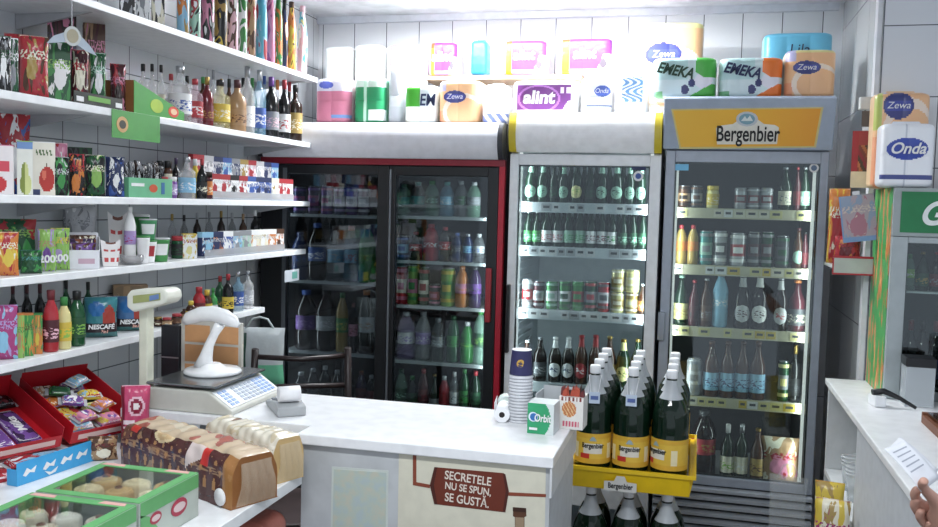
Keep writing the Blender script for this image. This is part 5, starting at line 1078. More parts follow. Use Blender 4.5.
# ================================================================ SWEETS ON THE LOW DISPLAY SHELF
t = thing('display_table', 'white corner board under the red sweet trays beside the left wall', 'shelf'); MB().box(XL+.005, -1.64, 2.1055, 2.9, ZD-.03, ZD, whitelam).build('shelf_board', t, .002); MB().box(-1.70, -1.66, 2.84, 2.88, 0, ZD-.0305, mat('lgrey', .5)).build('leg', t); MB().box(-1.98, -1.94, 2.84, 2.88, 0, ZD-.0305, mat('lgrey', .5)).build('leg', t)
redc = mat('#c01f2c', .4)
def tray(x, y, rz, tilt, w, L_, label, z=ZD+.012):
    t = thing('sweets_tray', label, 'tray', (x, y, z), 0); t.rotation_euler = (tilt, 0, rz); b = MB(); q = w/2
    b.box(-q, q, 0, L_, 0, .002, redc); b.box(-q, -q+.002, 0, L_, .0022, .06, redc); b.box(q-.002, q, 0, L_, .0022, .06, redc); b.box(-q+.0022, q-.0022, 0, .002, .0022, .035, redc); b.box(-q+.0022, q-.0022, L_-.002, L_, .0022, .075, redc); b.build('tray_body', t)
    b = MB(); b.box(-q*.8, q*.8, -.001, -.0002, .01, .025, paper('#e9c9c4')); b.build('printed_band', t)
    st = MB(); st.box(-q+.02, q-.02, L_*.75, L_*.78, -L_*.75*math.sin(tilt)*.98-.004+.0, -.001, redc); st.build('rear_support', t)
    return Matrix.Translation((x, y, z)) @ Euler((tilt, 0, rz)).to_matrix().to_4x4()
def bar(Mt, x, y, zt, rz, L_, w, th, cols, label, letter=None, group=None, tilt=(0, 0)):
    t = thing('chocolate_bar', label, 'sweet', (0, 0, 0), 0, group)
    m = Mt @ Matrix.Translation((x, y, zt)) @ Euler((tilt[0], tilt[1], rz)).to_matrix().to_4x4(); t.location = m.to_translation(); t.rotation_euler = m.to_euler()
    b = MB(); d = rdes(cols, len(LABELS), foil)
    b.grid(20, 10, lambda u, v: ((u-.5)*L_, (v-.5)*w, th*(1-abs(2*v-1)**6*.5)*(1-abs(2*u-1)**8*.8)), lambda u, v: d(u, v)); b.grid(20, 10, lambda u, v: ((u-.5)*L_, (v-.5)*w, 0), lambda u, v: foil(cols[0]), True, True)
    for sy in (-1, 1): b.grid(20, 1, lambda u, v: ((u-.5)*L_, sy*w/2, v*th*.5*(1-abs(2*u-1)**8*.8)), lambda u, v: foil(cols[0]), True, sy > 0)
    b.build('foil_wrapper', t); e = MB(); e.box(-L_/2-.009, -L_/2+.001, -w/2, w/2, 0, .0012, foil('silver')); e.build('end_seal', t); e = MB(); e.box(L_/2-.001, L_/2+.009, -w/2, w/2, 0, .0012, foil('silver')); e.build('end_seal', t)
    if letter: o = text(letter, t, 0, 0, th+.0012, w*.5, paper('white'), 1.1, .15, bold=.0006); o.rotation_euler = (-math.pi/2, 0, 0)
    return t
MB_ = tray(-1.622, 2.200, math.radians(70), math.radians(20), .212, .285, 'red card tray of mixed colourful sweets nearest the corner')
MA_ = tray(-1.70, 1.985, math.radians(70), math.radians(20), .19, .285, 'red card tray with purple chocolate bars at the frame edge')
TZ = 'chocolate bars in the red trays'
for i, (x, y, c, lb, lt) in enumerate(((-.045, .085, ['purple', 'lpurple', 'white', 'lpurple'], 'purple chocolate bar with white letters, nearer in the edge tray', 'Milka'), (.03, .085, ['purple', 'dpurple', 'lpurple', 'white'], 'purple chocolate bar with white letters, second in the edge tray', 'Milka'))):
    bar(MA_, x, y+.03, .004, math.radians(90), .17, .066, .016, c, lb, lt, TZ)
bar(MA_, -.045, .245, .006, 0, .08, .05, .02, ['green', 'dgreen', 'lgreen'], 'green wrapped bar at the back of the edge tray', None, TZ)
bar(MA_, .045, .245, .006, 0, .08, .05, .02, ['black', 'dred', 'grey'], 'black and dark red wrapped bar at the back of the edge tray', None, TZ)
CS = [(['lblue', 'white', 'yellow', 'pink'], 'light blue and yellow sweet pack'), (['pink', 'yellow', 'purple', 'white'], 'pink and yellow sweet pack'), (['yellow', 'red', 'lblue', 'white'], 'yellow and red sweet pack'), (['lyellow', 'lgreen', 'cream', 'white'], 'pale yellow sweet pack'), (['orange', 'lpurple', 'cream', 'red'], 'orange and lilac sweet pack'), (['dgreen', 'green', 'dgreen', 'black'], 'dark green sweet pack'), (['cream', 'brown', 'tan', 'white'], 'cream and brown sweet pack'), (['purple', 'lblue', 'white', 'pink'], 'purple and blue sweet pack')]
rr = random.Random(11)
for k in range(8):
    c, lb = CS[k]; x = -.055+(k % 2)*.09; y = .045+(k//2)*.065
    bar(MB_, x, y, .0145, rr.uniform(-.15, .15), .066, .048, .026, c, lb + ' in the corner red tray', None, 'sweet packs in the corner red tray')
for k in range(6):
    c, lb = CS[(k*3+1) % 8]; bar(MB_, -.04+(k % 2)*.075, .05+k*.034, .044+.006*(k % 3), rr.uniform(-.6, .6), .06, .04, .016, c, lb + ' lying on top of the others', None, 'sweet packs in the corner red tray')
I4 = Matrix.Identity(4)
bar(I4, -1.66, 1.78, ZD+.0008, math.radians(66), .19, .085, .018, ['red', 'dred', 'lpink', 'white'], 'red chocolate bar with pale splash lying before the red trays')
bar(I4, -1.60, 1.925, ZD+.0008, math.radians(66), .16, .06, .016, ['dpurple', 'purple', 'lpurple', 'lpink'], 'violet foil chocolate bar lying before the corner tray')
bar(I4, -1.615, 1.925, ZD+.0180, math.radians(60), .15, .06, .016, ['red', 'lblue', 'white', 'white'], 'red and pale blue chocolate bar lying on the violet one')
bar(I4, -1.77, 1.80, ZD+.0008, math.radians(66), .15, .07, .014, ['black', 'dgrey', 'dblue', 'white'], 'black wrapped bar with white letters at the frame edge')
# blue fronted display carton
t = thing('display_carton', 'bright blue display carton front with white squiggles before the red trays', 'box', (-1.535, 1.93, ZD+.0006), math.radians(83)); bm_ = mat('#3fa4dc', .35)
b = MB(); b.box(-.152, .152, -.002, 0, 0, .056, bm_); b.box(-.152, .152, .0002, .03, 0, .0015, bm_); b.box(-.152, -.150, .0002, .03, .0017, .04, bm_); b.box(.150, .152, .0002, .03, .0017, .04, bm_); b.build('carton_body', t)
b = MB()
for cx_ in (-.115, -.055, .0, .05, .105):
    b.prism([(cx_-.02, .022), (cx_-.008, .038), (cx_+.004, .030), (cx_+.02, .038), (cx_+.014, .022), (cx_, .026), (cx_-.012, .018)], -.0022, -.003, paper('white'), 'y')
b.prism([(-.07, .016), (-.05, .009), (-.028, .018), (-.036, .006), (-.056, .003)], -.0022, -.003, paper('white'), 'y'); b.build('white_print', t)
# small sweets bag with red tip right of the blue front
p = onZ(92, 440, .93); goods('pouch tan brown cream dred', .075, .065, (-1.505, 2.035, ZD+.0006), math.radians(30), 'small brown and cream sweets bag at the end of the blue front', None, .03, 77)
t = thing('snack_pouch', 'upright dark pink pouch with round swirl print beside the scale', 'bag', (-1.490, 2.155, ZD+.0016), math.radians(28)); t.rotation_euler = (math.radians(-4), 0, math.radians(28))
def pk(u, v):
    q = ((u-.55)/.30)**2+((v-.68)/.16)**2
    if q < .15: return foil('#efe4e2')
    if q < .5: return foil('#8a1838')
    if q < 1: return foil('#e9c0cc')
    if v < .5 and .1 < u < .5 and int(v*22) % 2: return foil('#f0dfe4')
    return foil('#c2486e' if u > .12 else '#7d1830')
b = MB(); pouch_into(b, .078, .175, .04, pk, 4, foil('#8a1838'), (22, 30)); b.build('foil_bag', t); MB().box(-.036, .036, -.002, .002, .168, .176, foil('#e8b6c4')).build('top_seal', t)
t = thing('white_dish', 'shallow white round dish on the corner board behind the sweets', 'dish', (-1.80, 2.72, ZD+.0006)); MB().lathe([(.001, 0), (.06, 0), (.11, .03), (.106, .03), (.058, .004), (.001, .004)], mat('#d9dcde', .3), 30, cap=False).build('dish_body', t); MB().lathe([(.001, .0045), (.056, .0045), (.001, .006)], mat('#c9ccce', .4), 20, cap=False).build('dish_centre', t)
# cookie boxes
gc_ = mat('#62a868', .4)
def cookie_box(x0, x1, y0, y1, label, seed):
    z0, hh = ZD+.0006, .095; t = thing('cookie_box', label, 'box', ((x0+x1)/2, (y0+y1)/2, z0)); w, d = (x1-x0)/2, (y1-y0)/2; b = MB(); wc = mat('#b5bdb4', .45)
    b.box(-w, w, -d, d, 0, .002, wc)
    for s in (-1, 1): 
        b.box(-w, w, s*d-.001, s*d+.001, .0022, hh, wc); b.box(s*w-.001, s*w+.001, -d+.0012, d-.0012, .0022, hh, wc)
    b.build('carton_body', t)
    f = MB(); fr = .022
    f.box(-w, w, -d, -d+fr, hh+.0002, hh+.0016, gc_); f.box(-w, w, d-fr, d, hh+.0002, hh+.0016, gc_); f.box(-w, -w+fr, -d+fr, d-fr, hh+.0002, hh+.0016, gc_); f.box(w-fr, w, -d+fr, d-fr, hh+.0002, hh+.0016, gc_)
    for q in ((-w+.03, d-.008), (w-.05, d-.008)): f.prism([(q[0]-.025, q[1]-.008), (q[0]+.035, q[1]-.008), (q[0]+.03, q[1]+.006), (q[0]-.02, q[1]+.006)], hh+.0017, hh+.0022, paper('#d9a8a0'), 'z')
    f.build('lid_frame', t)
    MB().box(-w+fr, w-fr, -d+fr, d-fr, hh+.0004, hh+.0009, glass_mat('lid_film', (.95, .96, .95, 1), .05)).build('clear_window', t)
    s = MB(); s.box(w+.0012, w+.0018, -d+.002, d-.002, hh-.03, hh, gc_); s.prism([(-d+.002, 0), (-.02, 0), (-d+.03, .06), (-d+.002, .07)], w+.0012, w+.0018, gc_); 
    for (cy, cz, r1) in ((.03, .045, .03), (-.055, .05, .02)): s.prism([(cy+r1*math.cos(k*.35), cz+r1*.62*math.sin(k*.35)) for k in range(18)], w+.0019, w+.0026, paper('#a8344a')); s.prism([(cy+r1*.75*math.cos(k*.35), cz+r1*.32*math.sin(k*.35)) for k in range(18)], w+.0027, w+.0032, paper('#d8c0c0'))
    s.build('side_print', t)
    rr = random.Random(seed); n = 0
    kinds = [('#e0b878', 'golden'), ('#f0dcae', 'pale')] if seed == 1 else [('#e6dcc4', 'sugared'), ('#f0eadc', 'whitish')]
    words = ['in the back row', 'in the second row', 'in the third row', 'in the fourth row']
    for j in range(3):
        for i in range(3):
            x = -w+.045+i*(2*w-.09)/2; y = d-.05-j*(2*d-.09)/2; c, nm = kinds[(i+j) % 2]
            k = thing('cookie', '%s cookie %s of the %s box, %s from left' % (nm, words[j], 'rear cookie' if seed == 1 else 'front cookie', ORD[i]), 'cookie', ((x0+x1)/2+x, (y0+y1)/2+y, z0+.0027), rr.uniform(0, 3), 'cookies in the clear-topped boxes')
            m = MB(); rs = [rr.uniform(.9, 1.1) for _ in range(18)]
            def P(u, v, rs=rs):
                a = u*2*math.pi; q = min(v/.75, 1); r = .034*math.sin(q*math.pi/2)*(1+.05*math.sin(9*a+rs[0]*9)*q)*rs[1]*.92
                z = (.060+.008*rs[2]+.014*math.cos(q*math.pi/2)*(.6+.4*abs(math.sin(q*7)))) if v <= .75 else (.060+.008*rs[2])*(1-(v-.75)/.25)
                return (r*math.cos(a), r*math.sin(a)*.85, z)
            m.grid(36, 16, P, lambda u, v: mat(c, .8, 0, 1, 0, 'wrap')); m.build('biscuit', k)
            if (i+j) % 2 == 0: tr = MB(); tr.lathe([(.001, .0835), (.007, .0845), (.011, .078)], mat('#7a4a2c', .5), 10, cap=False); tr.build('jam_centre', k)
cookie_box(-1.285, -1.045, 1.525, 1.74, 'green edged cookie box with clear top, beside the brown wrapped cake', 1)
cookie_box(-1.285, -1.045, 1.285, 1.515, 'green edged cookie box with clear top, nearest the camera', 2)
cookie_box(-1.55, -1.31, 1.36, 1.57, 'green edged cookie box with clear top, beside the left wall', 3) if False else None
# wrapped cakes
def cake(x, y, rz, L_, w, h, label, cols, kraft, seed):
    t = thing('wrapped_cake', label, 'cake', (x, y, ZD+.0006), rz); rr = random.Random(seed)
    def des(u, v):
        a, b_ = u, v
        if seed == 1:
            if v > .80: 
                return print_mat(['#cdb08a', '#b8503c', '#d8c6a4', '#9a6a4c'], 5, True)
            if ((u-.38)/.085)**2+((v-.70)/.22)**2 < 1: return wrap('#d8c39a') if ((u-.38)/.06)**2+((v-.70)/.15)**2 > 1 or ((u-.38)/.02)**2+((v-.7)/.05)**2 < 1 else wrap('#c4a67c')
            if .08 < u < .14 and v > .5: return wrap('#b83028')
            if .62 < u < .74 and v > .15+(u-.62)*2: return wrap('#d9c9c4')
            if .74 < u < .80 and v > .3: return wrap('#c22f2a')
            q = (int(u*26), int(v*6)); 
            if ((u*26) % 1-.5)**2+((v*6) % 1-.5)**2 < .10 and v < .55 and q[0] % 2 == q[1] % 2: return wrap('#a87a4c')
            if u > .93: return wrap('#9c6c3c')
            return print_mat(['#54201e', '#7d4a34', '#4a1a1a', '#a87a52'], 3, True)
        return print_mat(['#ded6bf', '#8a6448', '#d0c09a', '#e8e2d0'], 8, True)
    b = MB(); 
    NX, NA = 170, 60
    def P(u, v):       # loaf: domed top, flat base, crimped wrapper at both ends
        xx = (u-.5)*L_; e = 1-max(0, abs(2*u-1)-.9)*3.2; a = v*math.pi
        yy = -math.cos(a); zz = math.sin(a)**.45 if math.sin(a) > 0 else 0
        yy = math.copysign(abs(yy)**.45, yy)
        k = 1+.012*math.sin(u*60+v*9)+.015*math.sin(v*25+u*17)
        return (xx, yy*w/2*(.85+.15*e)*k, max(0, zz*h*(.8+.2*e)*k))
    b.grid(NX, NA, P, lambda u, v: des(u, min(1, v*2.2) if v < .45 else 1)); o = len(b.v)
    km = wrap(kraft)
    for uu, fl in ((1, 0), (0, 1)):
        o = len(b.v); 
        for k in range(NA+1): b.v.append(P(uu, k/NA))
        b.face([o+k for k in (range(NA+1) if not fl else reversed(range(NA+1)))], km)
    o = len(b.v); b.v += [(-L_/2, -w/2, 0), (L_/2, -w/2, 0), (L_/2, w/2, 0), (-L_/2, w/2, 0)]; b.face([o+3, o+2, o+1, o], km)
    b.build('wrapper', t)
    e = MB(); fm = clear('#e8dfc8', .28); e.grid(20, 6, lambda u, v: (L_/2+.004+.010*abs(math.sin(u*13+v*3))*math.sin(v*3.1), (u-.5)*w*(.82-.2*v), .004+v*h*.8), lambda u, v: fm); e.build('crimped_end', t)
    if seed == 1:
        MB().lathe([(.001, 0), (.020, 0), (.020, .003), (.001, .003)], paper('white'), 20).build('round_price_sticker', t).matrix_local = Matrix.Translation((L_/2-.035, -w/2-.002, .024)) @ Matrix.Rotation(math.pi/2, 4, 'X')
    return t
cake(-1.178, 1.950, math.radians(-25), .47, .135, .122, 'long cake in shiny brown wrapper with cream medallion and red ribbon', 0, '#8a5a30', 1)
cake(-1.095, 2.085, math.radians(-24), .28, .105, .118, 'cake in cream and brown printed clear wrapper behind the brown one', 0, '#c9ab78', 2)
# ---- chair and bags behind the counter
t = thing('metal_chair', 'dark metal chair seen behind the counter beside the black cooler', 'chair', (-1.34, 2.93, 0), math.radians(28)); dm_ = mat('#2a1f1f', .35)
MB().box(-.2, .2, -.2, .2, .43, .46, mat('#3a2a2a', .6)).build('seat', t, .01)
for sx in (-1, 1):
    MB().tube([(sx*.18, -.18, .0), (sx*.18, -.18, .43)], .011, dm_).build('leg', t); MB().tube([(sx*.18, .18, .0), (sx*.18, .18, .429)], .011, dm_).build('leg', t)
    MB().tube([(sx*.18, .19, .461), (sx*.18, .20, .7), (sx*.17, .16, 1.0)], .013, dm_).build('back_post', t)
b = MB(); b.tube([(-.17, .165, .97), (0, .15, .96), (.17, .165, .97)], .010, dm_); b.build('back_rail', t); b = MB(); b.tube([(-.18, .195, .85), (.18, .195, .85)], .010, dm_); b.build('back_rail', t); b = MB(); b.tube([(-.18, .20, .73), (.18, .20, .73)], .008, dm_); b.build('back_rail', t)
def hang_bag(x, y, ztop, w, h, rz, des, back, label, seed):
    t = thing('hanging_bag', label, 'bag', (x, y, ztop-h), rz); b = MB(); pouch_into(b, w, h*.86, .05, des, seed, back, (16, 16)); b.build('bag_body', t)
    MB().tube([(-w*.3, 0, h*.82), (-w*.15, 0, h*.97), (0, 0, h*.995), (w*.15, 0, h*.97), (w*.3, 0, h*.82)], .004, back, 6).build('bag_handle', t)
y5 = 3.16
hang_bag(-1.655, 3.20, ZS['s5']-.0225, .20, .30, math.radians(15), lambda u, v: wrap('#6fbf98') if v < .42 and u > .25 and v < u*.6+.1 else wrap('#c9d0d2'), wrap('#b9c4c4'), 'crumpled white and green plastic bag hanging at the lowest shelf end', 5)
hang_bag(-1.66, 2.98, ZS['s5']-.0225, .12, .24, math.radians(15), lambda u, v: wrap('#1d3a30') if v > .4 else wrap('#3a1422'), wrap('#1d2522'), 'dark green and maroon bag hanging under the lowest wall shelf', 6)
# ================================================================ RIGHT SIDE
t = thing('service_counter', 'white counter on the right with open shelf at its far end', 'counter'); qx = .47
MB().box(qx, 1.5, 1.98, 3.49, ZT-.022, ZT, mat('#f0f1f2', .3)).build('counter_top', t, .003)
b = MB(); b.box(qx+.012, qx+.03, 1.99, 2.86, 0, ZT-.0225, mat('#c3c7cc', .5)); b.box(qx+.012, 1.49, 3.47, 3.488, 0, ZT-.0225, mat('#d5d8da', .5)); b.box(.80, .818, 1.99, 3.469, 0, ZT-.0225, mat('#c9ccce', .5)); b.box(qx+.031, .799, 2.842, 2.86, 0, ZT-.0225, mat('#c9ccce', .5)); b.build('side_panel', t)
for z in (.10, .62): MB().box(qx+.012, .799, 2.8605, 3.469, z-.018, z, mat('#d9dcdd', .4)).build('shelf_board', t)
t = thing('counter_cooler', 'small green counter-top cooler with white italic letters and orange side', 'refrigerator'); gx, gy, gz = .607, 3.17, ZT+.0006; g1 = 1.64
def sidem():
    m, N, L, b = new_mat('side_advert'); t = N.new('ShaderNodeTexCoord'); n = N.new('ShaderNodeTexNoise'); n.inputs['Scale'].default_value = 5; n.inputs['Detail'].default_value = 4; mp = N.new('ShaderNodeMapping'); mp.inputs['Scale'].default_value = (1, 6, 1.3)
    r = N.new('ShaderNodeValToRGB'); r.color_ramp.interpolation = 'CONSTANT'; e = r.color_ramp.elements; e[0].position = 0; e[0].color = lin('#3f9a50'); e[1].position = .54; e[1].color = lin('#c9804c'); e.new(.64).color = lin('#e9a868'); e.new(.72).color = lin('#7fb3a4')
    L.new(t.outputs['Object'], mp.inputs[0]); L.new(mp.outputs[0], n.inputs['Vector']); L.new(n.outputs['Fac'], r.inputs['Fac']); L.new(r.outputs[0], b.inputs['Base Color']); b.inputs['Roughness'].default_value = .4; return m
fm = mat('#aab3b3', .35); b = MB(); b.box(gx, gx+.02, gy+.02, 3.49, gz, g1, fm); b.box(1.2, 1.22, gy+.02, 3.49, gz, g1, fm); b.box(gx+.0202, 1.1998, 3.47, 3.49, gz, g1, mat('#33373a', .6)); b.box(gx+.0202, 1.1998, gy+.02, 3.4698, gz, gz+.03, fm); b.box(gx+.0202, 1.1998, gy+.02, 3.4698, g1-.16, g1, fm); b.build('cabinet_body', t)
MB().box(gx-.0015, gx-.0002, gy+.02, 3.488, gz, g1, sidem()).build('side_print', t)
zh = rowZ(236, colX(900, gy, 1.5), gy); b = MB(); b.box(gx+.0, 1.22, gy, gy+.0195, zh, g1, mat('#9fa8a8', .35)); hd = b.build('header_sign', t); b = MB(); b.box(gx+.022, 1.20, gy-.002, gy-.0002, zh+.012, g1-.012, mat('#1f7a48', .35)); b.build('green_panel', hd)
c = onY(946, 212, gy); text('Gösser', hd, gx+.075, gy-.004, (zh+g1)/2-.006, .105, mat('#e6ebe8', .4), .9, .35, align='LEFT', bold=.003)
dg = door(t, gx, 1.22, gz, zh-.002, colX(905, gy, 1.3), 1.16, gz+.03, rowZ(243, colX(910, gy, 1.4), gy), mat('#a7b0b2', .35), y0=gy-.004, y1=gy+.0195, gk=.05)
zs2 = rowZ(291, colX(920, gy+.08, 1.3), gy+.08); MB().box(gx+.03, 1.19, gy+.05, 3.46, zs2-.006, zs2, mat('#c9d0d2', .3)).build('shelf', t)
for i, (px, w_, hh, sp, lb) in enumerate(((909, .035, .12, 'pet ~mint green lgreen white', 'small green bottle on upper shelf of the green cooler'), (922, .04, .13, 'beer bottle gold dgreen gold', 'dark green bottle on upper shelf of the green cooler'), (936, .04, .13, 'beer cola red dred grey', 'dark brown bottle on upper shelf of the green cooler'))):
    goods(sp, w_, hh, (colX(px, gy+.11, zs2+.05), gy+.11, zs2+.0005), 0, lb, 'bottles in the green cooler')
for i, (px, sp, lb) in enumerate(((909, 'wine black dred maroon black', 'dark red wine bottle at bottom of the green cooler, leftmost'), (921, 'wine cola black dgrey black', 'black bottle at bottom of the green cooler, behind the clear jar'), (934, 'wine black dred dblue black', 'black bottle with blue label at bottom of the green cooler'))):
    goods(sp, .05, .22, (colX(px, gy+.12, gz+.1), gy+.12, gz+.0305), 0, lb, 'bottles in the green cooler')
MB_t = None
# paper packs on the small cooler
zg = g1+.0006
t, w, h = roll_pack(872, 929, 92, zg, 3.33, .13, 'peach toilet paper pack with dark oval standing on the green counter cooler', lambda u, v: P_('#b9c46a') if (u < .14 and v > .6) else zewa(u, v-.24), P_('#e9c7a0'), 2, 2, group='paper packs on the green counter cooler')
textf(t, 'Zewa', w, h, .42, .86, h*.1, wt, 1, .2, .002, .13)
t, w, h = roll_pack(881, 936, 123, zg, 3.18, .125, 'white toilet paper pack with blue oval standing in front of the peach one', lambda u, v: P_('#3c50a8') if ((u-.48)/.38)**2+((v-.60)/.17)**2 < 1 and ((u-.48)/.34)**2+((v-.60)/.14)**2 > .0 else (P_('#454f8a') if .13 < v < .19 else (P_('#c9cdd6') if abs(u-.45) < .012 else P_('#eef0f4'))), P_('#e6e8ee'), 2, 2, group='paper packs on the green counter cooler')
textf(t, 'Onda', w, h, .48, .60, h*.24, wt, .95, .3, .0022, .125, bold=.001)
# hanging shelf with snack bags and leaflets on the pillar
t = thing('snack_shelf', 'small white shelf with red edge fixed beside the grey cooler', 'shelf', (0, 0, 0)); zk = 1.365
MB().box(.475, .600, 3.46, 3.72, zk-.012, zk, mat('#d9dbd8', .4)).build('shelf_board', t); b = MB(); b.box(.470, .604, 3.455, 3.459, zk-.03, zk+.035, mat('#c5cac6', .4)); b.build('front_lip', t)
b = MB(); b.box(.469, .605, 3.4535, 3.4548, zk+.028, zk+.036, mat('#b8303a', .4)); b.box(.469, .605, 3.4535, 3.4548, zk-.032, zk-.026, mat('#b8303a', .4)); b.box(.469, .474, 3.4535, 3.4548, zk-.0255, zk+.0275, mat('#b8303a', .4)); b.build('red_edging', t)
goods('pouch red orange dred red', .09, .105, (.525, 3.51, zk+.0006), math.radians(-10), 'red shiny snack bag standing on the small red edged shelf', None, .04, 91)
goods('pouch orange yellow red cream', .075, .28, (.505, 3.62, zk+.0006), math.radians(-8), 'tall orange yellow and red snack bag behind the red one', None, .05, 92)
def leaflet(x, y, z0, w, h, rz, des, label, tiltx=0):
    t = thing('leaflet', label, 'leaflet', (x, y, z0), rz); t.rotation_euler = (0, tiltx, rz); b = MB(); b.grid(20, 28, lambda u, v: ((u-.5)*w, -.002, v*h), des, False); o = len(b.v)
    b.box(-w/2, w/2, -.0018, .0018, 0, h, paper('#d8d2c4')); b.build('printed_sheet', t); MB().box(-.012, .012, -.006, .006, h+.0005, h+.014, mat('#c9ccce', .35, .5)).build('metal_clip', t); return t
def l1(u, v):
    if v < .28: return paper('#e0d2ae')
    if u < .25: return paper('#a02c30')
    if v > .75: return paper('#9c3a34') if u < .6 else paper('#c9a25c')
    return paper(['#7a3a28', '#b06a3c', '#4f3a24', '#8d2a2e'][int(u*7+v*9) % 4])
t = leaflet(.556, 3.448, 1.645, .085, .20, math.radians(-8), l1, 'red and brown printed leaflet with cream foot hanging by the pillar')
MB().box(-.016, .016, -.004, .004, .2145, .27, mat('#5a5048', .5)).build('hanger_bracket', t)
def l2(u, v): return print_mat(['#b9a2b4', '#8fa4cc', '#c2708c', '#d8c4bc'], 21, False) if v > .1 and u > .06 else paper('#7fa0cf')
leaflet(.557, 3.440, 1.455, .115, .165, math.radians(-8), l2, 'pink and blue picture magazine hanging above the small shelf', math.radians(-8))
t = thing('wall_socket', 'small white plug and socket at top of the leaflets', 'socket', (.558, 3.50, 1.925)); MB().box(-.02, .022, -.012, .02, 0, .045, mat('#dfe0dc', .4)).build('socket_body', t, .003); MB().box(.0225, .030, -.006, .006, .012, .03, mat('#c9cac6', .4)).build('plug', t); MB().tube([(.0, .0, -.001), (.004, .004, -.03), (-.006, .004, -.06)], .003, mat('dgrey')).build('cord', t)
# small things on the right counter
t = thing('tape_dispenser', 'small white block with black lid and strap on right counter', 'dispenser', (.565, 3.04, ZT+.0006), .2); MB().box(-.018, .018, -.03, .03, 0, .034, mat('#eceef0', .35)).build('dispenser_body', t, .004); MB().tube([(-.016, 0, .042), (.02, .0, .046), (.06, -.02, .030), (.10, -.05, .006)], [.010, .010, .007, .005], blackm).build('black_strap', t)
p = Vector((colX(917, 3.10, 1.0), 0, 0)); t = thing('clear_jar', 'square clear plastic jar with black lid before the green cooler', 'jar', (p.x, 3.10, ZT+.0006)); b = MB(); cm = clear('#dfe6ea', .35); b.box(-.042, .042, -.038, -.036, .004, .125, cm); b.box(-.042, .042, .036, .038, .004, .125, cm); b.box(-.042, -.040, -.0358, .0358, .004, .125, cm); b.box(.040, .042, -.0358, .0358, .004, .125, cm); b.box(-.042, .042, -.038, .038, 0, .0038, mat('#c9ced2', .3)); b.build('jar_body', t); MB().box(-.044, .044, -.04, .04, .1255, .155, blackm).build('lid', t, .003)
t = thing('napkin_dispenser', 'chrome napkin dispenser with blue face at the right frame edge', 'dispenser', (p.x+.115, 3.10, ZT+.0006)); MB().box(-.045, .07, -.04, .04, .075, .21, mat('#c3c7ca', .2, .9)).build('dispenser_body', t, .008); MB().box(-.03, .055, -.042, -.0405, .09, .19, mat('#4a6a9c', .3)).build('blue_face', t); MB().box(-.04, .065, -.038, .038, 0, .0745, mat('#2a2b2f', .4)).build('base', t)
wbm = mat('#7a4c34', .5); t = thing('wooden_tray', 'brown wooden tray with glass and papers on the right counter', 'tray', (.0, .0, 0)); b = MB(); x0, y0_, x1, y1_ = .65, 2.42, 1.0, 2.84
b.box(x0, x1, y0_, y1_, ZT+.0006, ZT+.006, wbm); b.box(x0, x1, y0_, y0_+.012, ZT+.0062, ZT+.024, wbm); b.box(x0, x1, y1_-.012, y1_, ZT+.0062, ZT+.032, wbm); b.box(x0, x0+.012, y0_+.0122, y1_-.0122, ZT+.0062, ZT+.024, wbm); b.box(x1-.012, x1, y0_+.0122, y1_-.0122, ZT+.0062, ZT+.024, wbm); b.build('tray_body', t)
MB().box(x0+.013, x1-.013, y0_+.20, y0_+.206, ZT+.0063, ZT+.024, wbm).build('divider', t); MB().box(x0+.013, x1-.013, y0_+.0125, y1_-.0125, ZT+.0325, ZT+.035, glass_mat('tray_glass', (.9, .93, .93, 1), .1)).build('glass_cover', t)
t = thing('sweet_packet', 'orange wafer packet lying in the brown wooden tray', 'sweet', (.76, 2.52, ZT+.0066), .1); b = MB(); rbox_into(b, .13, .05, .016, lambda u, v: wrap('#e0a050'), P_('#d8964a'), 1, 1, .001, rnd=.008); b.build('wrapper', t); MB().box(-.072, -.066, -.02, .02, .004, .006, foil('gold')).build('end_seal', t)
t = thing('paper_slip', 'curled white paper slip lying in the back of the wooden tray', 'paper', (.78, 2.73, ZT+.0066), .4); b = MB(); b.grid(10, 4, lambda u, v: ((u-.5)*.16, (v-.5)*.07, .002+.018*(u-.5)**2*4), lambda u, v: paper('white')); o = b.build('sheet', t); s = o.modifiers.new('s', 'SOLIDIFY'); s.thickness = .0006
# items in the open end shelf
def tower(x, y, z, label):
    t = thing('plastic_cup_stack', label, 'cup', (x, y, z)); MB().lathe([(.001, 0), (.028, 0), (.036, .085), (.034, .085), (.026, .003), (.001, .003)], clear('#dfe6ea', .35), 20, cap=False).build('cup_wall', t)
    for k in range(3): MB().lathe([(.0362, .087+k*.012), (.039, .089+k*.012), (.0362, .093+k*.012)], clear('#e8ecef', .6), 20, cap=False).build('cup_rim', t)
tower(.53, 3.10, .6206, 'nested clear plastic cups on the open end shelf of right counter'); tower(.535, 3.22, .6206, 'second nest of clear plastic cups behind the first one'); 
goods('pouch yellow white brown magenta', .15, .24, (.515, 3.00, .3806), math.radians(-15), 'yellow and white snack bag with round face print, end of right counter', None, .05, 61) if False else None
t = thing('snack_rack', 'low white floor rack standing at the end of the right counter', 'rack'); MB().box(.36, .468, 2.72, 3.06, .46, .472, mat('#d3d6d8', .4)).build('rack_shelf', t)
for (x, y) in ((.365, 2.725), (.455, 2.725), (.365, 3.045), (.455, 3.045)): MB().box(x, x+.01, y, y+.01, .001, .4595, mat('#b9bcc0', .4)).build('leg', t)
goods('pouch cream yellow gold magenta', .10, .24, (.415, 2.79, .4726), math.radians(-12), 'cream snack bag with yellow round picture on the floor rack', None, .05, 62); goods('pouch yellow gold brown orange', .085, .26, (.42, 2.90, .4726), math.radians(-10), 'gold shiny snack bag behind the cream one', None, .05, 63)
hang_bag(.345, 3.34, .66, .13, .32, math.radians(-12), lambda u, v: clear('#dde3e6', .16), clear('#dde3e6', .16), 'crumpled clear plastic bag hanging before the grey cooler', 9)
